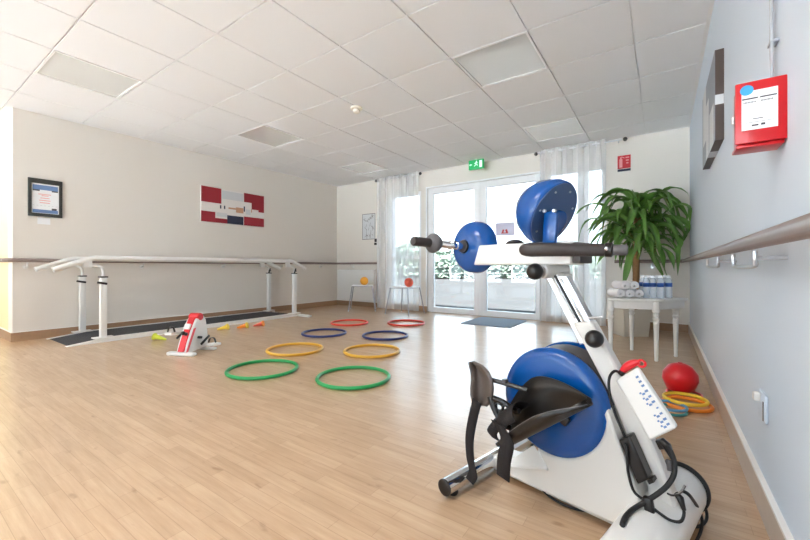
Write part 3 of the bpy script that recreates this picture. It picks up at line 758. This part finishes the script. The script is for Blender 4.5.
for (hx, hy, hz), n in HEADS:
    MB().tube(smooth_path([(.098, .02, hz-.28), (.098+(hx-.098)*.6, .02+(hy-.02)*.6, hz-.16), (hx, hy, hz)], 4), .017, 8).build('shoot', 'olive', t)
rnd = random.Random(21)
q = MB()
cs_, sn_ = math.cos(PSI), math.sin(PSI)
def leaf_strip(base, az, el, L, w, bend, tw=0, nseg=14, bp=.38):
    """a strap leaf: rises, bends over at about 40 % of its length, then hangs with a wavy edge"""
    p = Vector(base); e0 = el; rows = []; step = L/nseg; ph = rnd.uniform(0, 6)
    for i in range(nseg+1):
        s = i/nseg
        k = 1/(1+math.exp(-(s-bp)*9)); e = e0+(bend-e0)*k
        a2 = az+.45*math.sin(s*4+ph)*s
        d = Vector((math.cos(a2)*math.cos(e), math.sin(a2)*math.cos(e), math.sin(e)))
        side = Vector((-math.sin(a2), math.cos(a2), 0))
        upv = d.cross(side)*-1
        a = tw*s+.25*math.sin(s*8+ph); sd = side*math.cos(a)+upv*math.sin(a); nv = d.cross(sd)
        ww = w*(.30+.70*min(1, s/.3))*(1-max(0, (s-.5)/.5)**2.0)+.001
        wv = .10*math.sin(s*17+ph)
        rows.append([p-sd*ww/2+nv*ww*(.16+wv), p-sd*ww*.25+nv*.05*ww, p-nv*ww*.08, p+sd*ww*.25+nv*.05*ww, p+sd*ww/2+nv*ww*(.16-wv)])
        p = p+d*step
        wx = pc.x+p.x*cs_-p.y*sn_; wy = pc.y+p.x*sn_+p.y*cs_
        lim = .035+.095*max(0, min(1, (1.15-p.z)/.2))
        if wx > XR-lim: p += Vector((cs_, -sn_, 0))*(XR-lim-wx)
        if wy > YB-.17: p += Vector((sn_, cs_, 0))*(YB-.17-wy)
    q.grid(rows)
for (hx, hy, hz), n in HEADS:
    for i in range(n):
        s = i/n
        az = i*2.39996+rnd.uniform(-.4, .4)
        el = 1.35-1.15*(1-s)**.8+rnd.uniform(-.25, .25)
        L = rnd.uniform(.34, .74)*(1 if s < .8 else .85)
        leaf_strip((hx+math.cos(az)*.015, hy+math.sin(az)*.015, hz-.18+.19*s), az, el, L, rnd.uniform(.046, .078), rnd.uniform(-1.55, -.75), rnd.uniform(-1.3, 1.3), bp=rnd.uniform(.22, .6))
for az, el, L, bd in [(.35, 1.3, .95, -1.3), (.05, 1.0, .80, -1.0), (-.15, 1.2, .85, -1.35), (2.7, 1.35, .80, -1.1), (PI, 1.1, .72, -1.3), (1.2, 1.4, .7, -1.0), (3.3, .9, .7, -1.4)]:
    leaf_strip((.11, .02, 1.38), az, el, L, .075, bd, rnd.uniform(-.4, .4), 18)
q.build('foliage', 'leaf', t, ang=180)

# ================================================================= MOVEMENT TRAINER
ANGM = math.atan2(.973, .2299)
E1 = Vector((math.cos(ANGM), math.sin(ANGM), 0)); E2 = Vector((-math.sin(ANGM), math.cos(ANGM), 0)); OM = Vector((-.244, 1.316, 0))
t = thing('movement_trainer', 'white arm and leg movement trainer with blue discs in the foreground', 'exercise machine', OM, ANGM)
def P(px, py, a):
    """where the sight line of a photo point meets the machine's own side plane a (local coordinates)"""
    tt = (px-405)/FPX; u = -(py-266.8)/FPX
    d = Vector((-math.sin(PSI)+tt*math.cos(PSI), math.cos(PSI)+tt*math.sin(PSI), u)); C = Vector((0, 0, CZ))
    s = (a-(C-OM).dot(E1))/d.dot(E1); w = C+d*s-OM
    return Vector((w.dot(E1), w.dot(E2), w.z))
side = lambda u, v, s: Vector((s, u, v))           # (b, z) outline extruded along the axle
# feet
f = MB().cyl((-.30, .287, .036), (.30, .287, .036), .0265, seg=28).build('front_foot', 'chrome', t)
MB().lathe([(.0268, 0), (.0268, .004), (.022, .006), (0, .006)], (-.30, .287, .036), (-1, 0, 0), 24).build('end_cap', 'black', f)
MB().lathe([(.0268, 0), (.0268, .004), (.022, .006), (0, .006)], (.30, .287, .036), (1, 0, 0), 24).build('end_cap', 'black', f)
for a in (-.26, .26): MB().lathe([(.016, 0), (.018, .004), (.018, .014)], (a, .287, 0), (0, 0, 1), 16).build('rubber_pad', 'rubber', f)
f = MB().lathe([(.0, -.005), (.06, 0), (.067, .02), (.070, .06), (.070, .57), (.067, .595), (.056, .612), (.0, .618)], (-.398, -.25, .0755), (1, 0, 0), 36).build('rear_foot', 'white', t)
for a in (-.37, .195): MB().torus((a, -.25, .0775), .0695, .008, 40, 10, axis=(1, 0, 0)).build('rubber_ring', 'rubber', f)
MB().bx(-.35, .17, -.28, -.22, .0, .012).build('roller_pad', 'rubber', f, smooth=False)
# chassis and gusset
q = MB()
q.prism([(.30, .012), (.30, .058), (.22, .062), (.04, .128), (-.05, .128), (-.22, .05), (-.22, .012)], side, -.05, .055)
q.build('chassis', 'white', t, bev=.006)
g0, g1, g2 = P(503, 464.5, -.10), P(547.5, 468.5, -.10), P(534, 445, -.055)
MB().prism([(0, 0), (1, 0), (0, 1)], lambda u, v, s: g0+(g1-g0)*u+(g2-g0)*v+Vector((0, 0, s)), -.005, .0).build('gusset', 'white', t, smooth=False)
MB().tube([g0+Vector((0, 0, -.002)), g1+Vector((0, 0, -.002))], .005, 8).build('gusset_rim', 'white', t)
# side housing with the bay for the disc
DC = Vector((-.07, .027, .3345)); DR = .170
poly = [(.180, .045), (.097, .042), (-.176, .045), (-.215, .07), (-.228, .12), (-.208, .185), (-.165, .29), (-.140, .362), (-.132, .345)]
for i in range(15):
    a = math.radians(-3-i*104/14); poly.append((DC.y-(DR-.006)*math.cos(a), DC.z+(DR-.006)*math.sin(a)))
poly += [(.040, .126), (.188, .073)]
hb = MB().prism(poly, side, -.094, .072).build('housing', 'body', t, bev=.006)
# discs
dome = [(.0, .0), (DR, .0), (DR+.001, .008), (DR-.004, .022), (DR-.016, .031), (DR-.034, .034), (.06, .030), (0, .030)]
MB().lathe(dome, (-.066, DC.y, DC.z), (-1, 0, 0), 64).build('leg_disc', 'blue', t)
MB().lathe(dome, (.066, DC.y, DC.z), (1, 0, 0), 64).build('leg_disc', 'blue', t)
MB().lathe([(0, 0), (.165, 0), (.165, .09), (0, .09)], (-.045, DC.y, DC.z), (1, 0, 0), 40).build('motor_drum', 'dark', t)
# crank and foot shell on the near side
hub = Vector((-.10, DC.y, DC.z))
MB().lathe([(.035, 0), (.035, .012), (.028, .02), (0, .02)], hub, (-1, 0, 0), 24).build('hub', 'black', t)
MB().box((-.118, DC.y-.02, DC.z-.01), (.014, .11, .03), Matrix.Rotation(.5, 3, 'X'), bev=.005).build('crank', 'black', t)
heel = P(508, 446, -.19); toe = P(591, 404, -.19)
sl = (toe-heel); SL = sl.length; s1 = sl.normalized(); s3 = Vector((1, 0, 0)); s2 = s3.cross(s1)
if s2.z < 0: s2 = -s2
def shell_pt(s, x, h): return heel+s1*(s*SL)+s3*x+s2*h
rows = []
for i in range(23):
    s = i/22
    w = .052*(1 if s < .55 else math.sqrt(max(0.02, 1-((s-.55)/.47)**2)))*(1 if s > .12 else .82+.18*s/.12)
    hl = (.022+.016*math.sin(min(1, s/.55)*PI*.5))*(1 if s < .55 else max(.08, 1-((s-.55)/.46)**1.6))
    hr = hl*3.6
    rows.append([shell_pt(s, -w*1.08, hl), shell_pt(s, -w*1.02, hl*.55), shell_pt(s, -w*.94, .014), shell_pt(s, -w*.6, .0), shell_pt(s, 0, -.002), shell_pt(s, w*.6, 0), shell_pt(s, w*.94, .014), shell_pt(s, w*1.02, hr*.55), shell_pt(s, w*1.06, hr)])
sh = MB().grid(rows).build('foot_shell', 'shell', t, solid=.0045, ang=80)
MB().tube([r[0] for r in rows], .0016, 6).build('shell_rim', 'greyp', sh)
MB().prism([(-.9, .0)], side, 0, 0) if False else None
st = []
for k in range(13):                                              # strap over the shell
    a = PI*k/12; st.append(shell_pt(.26, -math.cos(a)*.060, .050+.045*math.sin(a)))
q = MB(); w = s1*.034
q.grid([[p-w for p in st], [p for p in st], [p+w for p in st]]); q.build('shell_strap', 'web', sh, solid=.003, ang=180)
p0 = shell_pt(.20, -.062, .06)
q = MB(); path = smooth_path([p0+Vector((-.002, .01, .005)), P(507, 440, -.255), P(504, 460, -.255), P(503, 478, -.25)], 4)
wv = Vector((0, .022, .004)); q.grid([[p-wv for p in path], [p+wv for p in path]]); q.build('hanging_strap', 'web', sh, solid=.004, ang=180)
q = MB(); path = smooth_path([shell_pt(.08, -.055, .06), P(500, 421, -.225), P(492, 432, -.22), P(497, 440, -.22)], 4)
q.grid([[p-wv*.8 for p in path], [p+wv*.8 for p in path]]); q.build('heel_strap', 'web', sh, solid=.004, ang=180)
# ankle buckle
q = MB()
for px, py in ((499, 407), (507, 409), (503, 416)): q.torus(P(px, py, -.20), .013, .0045, 18, 8, axis=(1, .3, .2))
q.tube(smooth_path([P(494, 398, -.2), P(503, 402, -.2), P(512, 408, -.19), P(519, 411, -.19)], 4), .009, 8)
q.tube(smooth_path([P(494, 400, -.2), P(496, 412, -.2), P(503, 424, -.2), P(511, 428, -.19)], 4), .009, 8)
q.build('ankle_buckle', 'black', sh)
# calf support on its rods
q = MB(); rows = []
outl = [(362, 469.2, 473.5), (366, 470, 482), (372, 471.3, 488), (380, 471.8, 491.8), (388, 471, 492.8), (395, 471, 492.2), (401, 472.5, 490.5), (406, 476, 486)]
for py, xl, xr in outl:
    r = []
    for k in range(7):
        u = k/6; r.append(P(xl+(xr-xl)*u, py, -.205+.03*math.sin(PI*u)))
    rows.append(r)
cp = q.grid(rows).build('calf_support', 'pad', t, solid=.009, ang=180)
MB().tube([P(489, 379, -.19), P(503, 383, -.185), P(527, 390, -.165)], .0075, 10).build('support_rod', 'black', cp)
MB().box(P(505, 381, -.185), (.016, .012, .012)).build('rod_clip', 'greyp', cp, smooth=False)
MB().tube(smooth_path([P(490, 396, -.2), P(493, 405, -.2), P(497, 414, -.2)], 4), .011, 10).build('lower_arm', 'black', cp)
q = MB(); path = smooth_path([P(477, 401, -.212), P(472.5, 420, -.215), P(469.5, 440, -.22), P(470.5, 460, -.225), P(473.2, 474, -.225), P(469.5, 481, -.222)], 5)
wv = Vector((0, .0165, .006)); q.grid([[p-wv for p in path], [p+wv for p in path]]); q.build('calf_strap', 'web', cp, solid=.004, ang=180)

# column
c_up = Vector((0, .046, .728)); c_lo = Vector((0, -.255, .105))
ax = (c_up-c_lo).normalized(); nr = Vector((1, 0, 0)).cross(ax).normalized()   # in the side plane
RC = Matrix((Vector((1, 0, 0)), nr, ax)).transposed()
def along(z): return c_lo+(c_up-c_lo)*((z-c_lo.z)/(c_up.z-c_lo.z))
oc = MB().prism([(-.022, .588), (-.079, .602), (-.195, .398), (-.292, .15), (-.28, .07), (-.225, .07), (-.228, .16), (-.138, .377)], side, -.052, -.004).build('column', 'body', t, bev=.009)
ic = MB().prism([(.071, .731), (.0, .737), (-.10, .55), (-.04, .52)], side, -.037, -.006).build('sliding_post', 'steel', t, bev=.003)
pa, pb = Vector((-.038, .0355, .734)), Vector((-.038, -.046, .588))
for off, mm in ((.022, 'white'), (.004, 'black'), (-.016, 'chrome')):
    o_ = Vector((0, off, off*.55))
    MB().tube([pa+o_, pb+o_], .0045, 8).build('guide_strip', mm, ic)
A = along(.582)
MB().tube([P(588, 318, -.055), P(602, 317, -.055)], .0028, 8).build('height_pin', 'steel', oc)
kn = P(597, 338, -.058)
MB().sphere(kn+Vector((-.02, 0, 0)), .026, 24).cyl(kn+Vector((.01, 0, 0)), kn+Vector((-.01, 0, 0)), .011).build('locking_knob', 'black', oc)
# transverse clamp with ball knob
c0 = P(541, 271.5, -.07); c1 = P(566, 270, .03)
cl = MB().tube([c0, c0.lerp(c1, .05), c0.lerp(c1, .92), c1], [.020, .0245, .0245, .020], 24).build('clamp_tube', 'body', t)
MB().cyl(P(556, 277, -.02), P(572, 278, .0), .022, .012).build('clamp_block', 'body', cl)
k = P(535, 271.5, -.10); MB().sphere(k, .027, 24).build('ball_knob', 'black', cl)
# beam
b0_, b1_ = P(571.5, 264, -.06), P(474.5, 265, -.06)
zlo = (b0_.z+b1_.z)/2
MB().prism([(b0_.y, zlo-.001), (b1_.y+.004, zlo-.001), (b1_.y-.022, zlo+.074), (b0_.y, zlo+.074)], side, -.062, .04).build('beam', 'body', t, bev=.005)
MB().bx(-.056, .036, b0_.y-.026, b0_.y, zlo+.003, zlo+.068, bev=.004).build('beam_end_cap', 'dark', t)
MB().sphere(P(515, 245.5, .0), .037, 20, s=(1, 1, .62)).build('beam_knob', 'black', t)
# near arm disc with crank grip
dc = P(474.0, 247.3, .01)
ARM = .106
dprof = [(0, -.045), (.055, -.045), (.085, -.040), (ARM, -.02), (ARM, 0), (ARM-.006, .022), (ARM-.026, .042), (ARM-.052, .054), (.02, .059), (0, .059)]
av = Vector((-1, .12, .02)).normalized()
ad = MB().lathe(dprof, dc, av, 48).build('arm_disc', 'blue', t)
hb_ = dc+av*.052
tip = P(412.5, 241, -.33)
gv = (tip-hb_).normalized(); GL = (tip-hb_).length
MB().lathe([(.028, 0), (.028, .006), (.024, .016), (.014, .018)], hb_, gv, 24).build('hub_cap', 'black', ad)
MB().tube([hb_+gv*.01, hb_+gv*GL*.55], .0145, 16).lathe([(.018, 0), (.018, .012)], hb_+gv*GL*.16, gv, 20).lathe([(.0175, 0), (.0175, .006)], hb_+gv*GL*.3, gv, 20).build('crank_shaft', 'chrome', ad)
MB().lathe([(.018, -.022), (.03, -.014), (.0365, 0), (.036, .01), (.027, .022), (.018, .027)], hb_+gv*GL*.62, gv, 32).build('grip_flange', 'greyp', ad)
MB().lathe([(.0165, 0), (.0165, GL*.36), (.014, GL*.375), (0, GL*.378)], hb_+gv*GL*.62, gv, 24).build('grip', 'foam', ad)
# tilted arm disc on its bracket
rdv = lambda r, u, d: (rd(r, d)+Vector((0, 0, u)))           # camera-free helper: room direction
view = Vector((math.sin(math.radians(20.7)), math.cos(math.radians(20.7)), 0))   # heading of the disc in the (right, depth) frame
n_r, n_u, n_t = .74, -.46, .50
rt = Vector((view.y, -view.x, 0))
nf = rt*n_r - view*n_t                                        # in (right, depth)
wn = rd(nf.x, nf.y); wn.z = n_u; wn.normalize()
nl = Vector((wn.dot(E1), wn.dot(E2), wn.z))                   # flat face normal in machine space
fc = P(554, 214.5, -.03)
R2 = .112
dp = [(0, -.128), (.03, -.125), (R2-.045, -.108), (R2-.017, -.075), (R2, -.030), (R2, -.006), (R2-.004, 0)]
ad2 = MB().lathe(dp+[(0, 0)], fc, nl, 56, close=False).build('arm_disc', 'blue', t)
MB().lathe([(R2-.006, 0), (R2-.006, .003), (0, .003)], fc, nl, 48).build('disc_back_plate', 'bluegrey', ad2)
MB().lathe([(.046, .003), (.046, .012), (.04, .014), (0, .014)], fc-Vector((0, 0, .028)), nl, 32).build('disc_hub', 'blue', ad2)
for k in range(7):
    a = k*2*PI/7; u = nl.orthogonal().normalized(); v_ = nl.cross(u)
    MB().lathe([(.0035, .003), (.0035, .006), (0, .006)], fc+(u*math.cos(a)+v_*math.sin(a))*(R2-.026), nl, 10).build('screw', 'steel', ad2)
A = P(545, 206, -.055); B = P(538.5, 250, -.07)
q = MB(); d = (A-B).normalized(); MB_rot = Matrix((nl.cross(d).normalized(), d.cross(nl.cross(d).normalized()), d)).transposed()
A2 = P(551.5, 211, -.085); B2 = P(549, 254, -.075)
d = (A2-B2).normalized(); xx = Vector((1, 0, 0)) - d*d.x; yb_ = (Vector((0, 1, 0))-d*d.y).normalized(); xx = yb_.cross(d).normalized()
RB = Matrix((xx, yb_, d)).transposed()
q.box((A2+B2)/2, (.020, .046, (A2-B2).length), RB, bev=.008).build('disc_bracket', 'blue', ad2)
for p in (A2+xx*-.012+yb_*.016, A2+xx*-.012-yb_*.016):
    MB().lathe([(.006, 0), (.006, .006), (.004, .008), (0, .008)], p, -xx, 14).build('bolt', 'steel', ad2)
# long foam bar to the right
B = P(604, 250, -.078); C2 = P(628, 250, -.062)
path = smooth_path([P(521.0, 250.3, -.15), P(525, 249.9, -.152), P(532, 249.6, -.150), P(548, 249.6, -.136), P(576, 249.9, -.105), B], 6)
rr = [.006, .0105, .0135, .016, .0175, .0185, .0195, .0205, .021, .0215, .022, .0225]+[.0228-.0048*i/(len(path)-13) for i in range(len(path)-12)]
fb = MB().tube(path, rr, 20).build('foam_bar', 'foam', t)
gd = (C2-B).normalized()
MB().lathe([(.017, -.011), (.0205, -.008), (.021, .008), (.017, .011)], B+gd*.012, gd, 24).build('bar_ring', 'black', fb)
MB().sphere(B+gd*.012+Vector((-.018, 0, .003)), .0065, 12).build('ring_bolt', 'chrome', fb)
MB().tube([B+gd*.02, C2-gd*.006, C2], [.0155, .0155, .012], 20).build('bar_grip', 'greyp', fb)
# control box
tl, tr, br_, bl = P(615.7, 380.5, -.07), P(637, 367.6, -.07), P(677, 428, -.07), P(650, 440.7, -.07)
quad = [(v.y, v.z) for v in (tl, tr, br_, bl)]
cb = MB().prism(quad, side, -.074, -.048).build('control_box', 'white', t, bev=.006)
q = MB()
u_ = (br_-tr); v2 = (tl-tr)
cells = [0.12, .2, .27, .36, .45, .54, .64, .73, .82, .9]
rnd = random.Random(5)
for i, c in enumerate(cells):
    o = tr+u_*c+v2*.17+Vector((-.0042, 0, 0)); sz = rnd.uniform(.36, .58)
    du, dv = u_.normalized(), v2.normalized()
    R3 = Matrix((Vector((1, 0, 0)), du, dv)).transposed()
    q.box(o, (.002, .010*sz, .016*sz), R3); 
    if i > 2 and i != 6:
        q.box(o+v2*.15+du*.003, (.002, .005, .008), R3); q.box(o+v2*.24-du*.002, (.002, .004, .005), R3)
q.build('printed_symbols', 'ink_light', cb, smooth=False)
rh = [P(622.5, 371.5, -.055), P(626, 367.5, -.055), P(631, 364.3, -.055), P(636, 362.5, -.055), P(640, 362.3, -.055)]
hs = MB().tube(smooth_path(rh, 5), [.0055+.006*math.sin(PI*min(1, i/20*.9+.12)) for i in range(21)], 14).torus(P(641.5, 363.5, -.055), .009, .0035, 20, 8, axis=(1, 0, 0)).build('red_hand_switch', 'red', cb)
MB().cyl(P(620, 374, -.055), P(623.5, 371, -.055), .0085).build('switch_collar', 'black', hs)
MB().box(P(661, 444, -.05), (.02, .016, .024), RC, bev=.003).build('socket', 'black', cb)
# power brick on the side of the column
q4 = [P(621.5, 437, -.072), P(632.5, 433, -.072), P(651.5, 476, -.072), P(640.5, 481.5, -.072)]
ab = MB().prism([(v.y, v.z) for v in q4], side, -.098, -.054).build('power_adapter', 'black', t, bev=.005)
MB().prism([(v.y, v.z) for v in (P(649, 478, -.072), P(654, 476, -.072), P(656, 480, -.072), P(651, 482, -.072))], side, -.09, -.062).build('adapter_plug', 'black', ab)
# cables
def S(px, py, a0, off=.006):
    """point just above whichever comes first on the sight line: the side plane a0 or the fat rear foot"""
    A = P(px, py, a0); C = Vector((0, 0, CZ))-OM; c = Vector((C.dot(E1), C.dot(E2), C.z)); d = A-c
    o2 = Vector((c.y+.25, c.z-.0755)); d2 = Vector((d.y, d.z)); R = .070+off
    qa, qb, qc = d2.dot(d2), 2*o2.dot(d2), o2.dot(o2)-R*R
    D = qb*qb-4*qa*qc
    if D > 0:
        k = (-qb-math.sqrt(D))/(2*qa)
        if 0 < k < 1: return c+d*k
    return A
def cable(nm, pts, r, par=t, m='rubber'):
    return MB().tube(smooth_path(pts, 6), r, 10).build(nm, m, par)
cable('switch_cable', [S(621, 373.5, -.03), S(615, 371, -.075), S(610, 376, -.10), S(608.8, 386, -.105), S(611, 400, -.105), S(616, 416, -.104), S(622, 430, -.10), S(625.5, 439, -.082)], .0038)
cable('adapter_cable', [S(624, 440, -.08), S(626.5, 447, -.104), S(627.5, 462, -.105), S(628.5, 474, -.102), S(634, 491.5, -.104), S(645.5, 501, -.115), S(653, 508, -.12), S(662, 515, -.12), S(671, 520.5, -.12), S(680.5, 521.5, -.12), S(684, 514, -.10), S(682.6, 504, -.09)], .0036)
cable('mains_lead', [S(665.5, 444, -.05), S(671, 452, -.08), S(674.3, 462, -.085), S(674, 474, -.095), S(667.8, 485, -.11), S(658, 493.5, -.12), S(645, 502, -.13), S(632.6, 509.5, -.135), S(625.5, 517, -.12), S(622.2, 525, -.10)], .0062)
MB().tube([P(661, 441, -.05), P(667, 446, -.055), P(672.5, 458, -.08)], [.011, .011, .006], 12).build('mains_plug', 'black', cb)
MB().tube([S(671, 471, -.085), S(669.3, 460, -.08), S(671, 466, -.082)], .008, 10).build('cable_clip', 'dark', t)
MB().box(S(649, 506, -.125), (.02, .045, .022), RC @ Matrix.Rotation(1.3, 3, 'X'), bev=.005).build('inline_connector', 'black', t)
MB().tube(smooth_path([S(667.8, 493.7, -.10), S(672, 495.3, -.108), S(677, 494.6, -.108), S(682, 491, -.10), S(685.2, 485.5, -.09)], 4), .0025, 8).build('cable_hook', 'black', t)
MB().tube([S(676, 493.5, -.095), S(680, 498, -.10), S(684, 510, -.10)], [.007, .0085, .005], 12).build('lower_plug', 'black', t)
def F(px, py, z):
    tt = (px-405)/FPX; u = -(py-266.8)/FPX
    d = Vector((-math.sin(PSI)+tt*math.cos(PSI), math.cos(PSI)+tt*math.sin(PSI), u)); s = (z-CZ)/u
    w = Vector((0, 0, CZ))+d*s-OM; return Vector((w.dot(E1), w.dot(E2), w.z))
cable('floor_lead', [P(683, 491, -.07), P(690, 496, -.06), F(698.5, 509, .075), F(702, 520, .045), F(701, 530, .015), F(697, 540, .006), F(690, 552, .006), F(676, 570, .006)], .0042)
cable('floor_lead', [F(700, 500, .05), F(706, 510, .03), F(706.5, 519, .012), F(702, 525, .006), F(694, 527, .006), F(684, 527.5, .008)], .0042)
cable('floor_lead', [F(541, 488, .03), F(548, 495, .008), F(560, 503, .006), F(576, 509, .006), F(592, 512, .006), F(610, 518, .02)], .0040)

# ================================================================= LIGHT
w = bpy.data.worlds.new('world'); scn.world = w; w.use_nodes = True
bg = w.node_tree.nodes['Background']; bg.inputs['Color'].default_value = (.72, .87, 1.0, 1); bg.inputs['Strength'].default_value = 1.4
def area(name, loc, rot, sx, sy, power, col=(1, 1, 1), portal=False):
    l = bpy.data.lights.new(name, 'AREA'); l.shape = 'RECTANGLE'; l.size = sx; l.size_y = sy; l.energy = power; l.color = col
    l.cycles.is_portal = portal
    o = bpy.data.objects.new(name, l); COL.objects.link(o); o.location = loc; o.rotation_euler = rot
    return o
area('daylight_portal', (-2.354, YB+.24, 1.05), (-PI/2, 0, 0), 1.9, 2.1, 0, portal=True)
area('daylight_portal', (-3.775, YB+.24, 1.1), (-PI/2, 0, 0), .69, 2.0, 0, portal=True)
area('daylight_portal', (-.975, YB+.24, 1.1), (-PI/2, 0, 0), .72, 2.03, 0, portal=True)
for (x0, x1) in REAR: area('daylight_portal', ((x0+x1)/2, YR-.22, 1.2), (PI/2, 0, 0), x1-x0, 2.2, 0, portal=True)
for (cx, cy), pw, c in zip(UNSEEN_LAMPS, (2.5, 2.5, 4, 4), ((1, .95, .90), (1, .95, .90), (1, .88, .74), (1, .78, .50))):
    ceiling_light(cx, cy, 'unseen lit square ceiling panel behind the camera', True)
    area('unseen_panel_lamp', (cx, cy, ZC-.01), (0, 0, 0), .52, .52, pw, c)
sl = bpy.data.lights.new('sun', 'SUN'); sl.energy = 17; sl.angle = math.radians(1.5); sl.color = (1, .99, .97)
so = bpy.data.objects.new('sun', sl); COL.objects.link(so); so.location = (0, -12, 15); so.rotation_euler = (math.radians(90-66), 0, 0)
vs = scn.view_settings
vs.view_transform = 'Standard'; vs.look = 'None'; vs.gamma = 1; vs.exposure = 1.98
try: vs.use_curve_mapping = False
except Exception: pass
scn.cycles.max_bounces = 10; scn.cycles.diffuse_bounces = 6; scn.cycles.transparent_max_bounces = 16
scn.cycles.caustics_reflective = False; scn.cycles.caustics_refractive = False
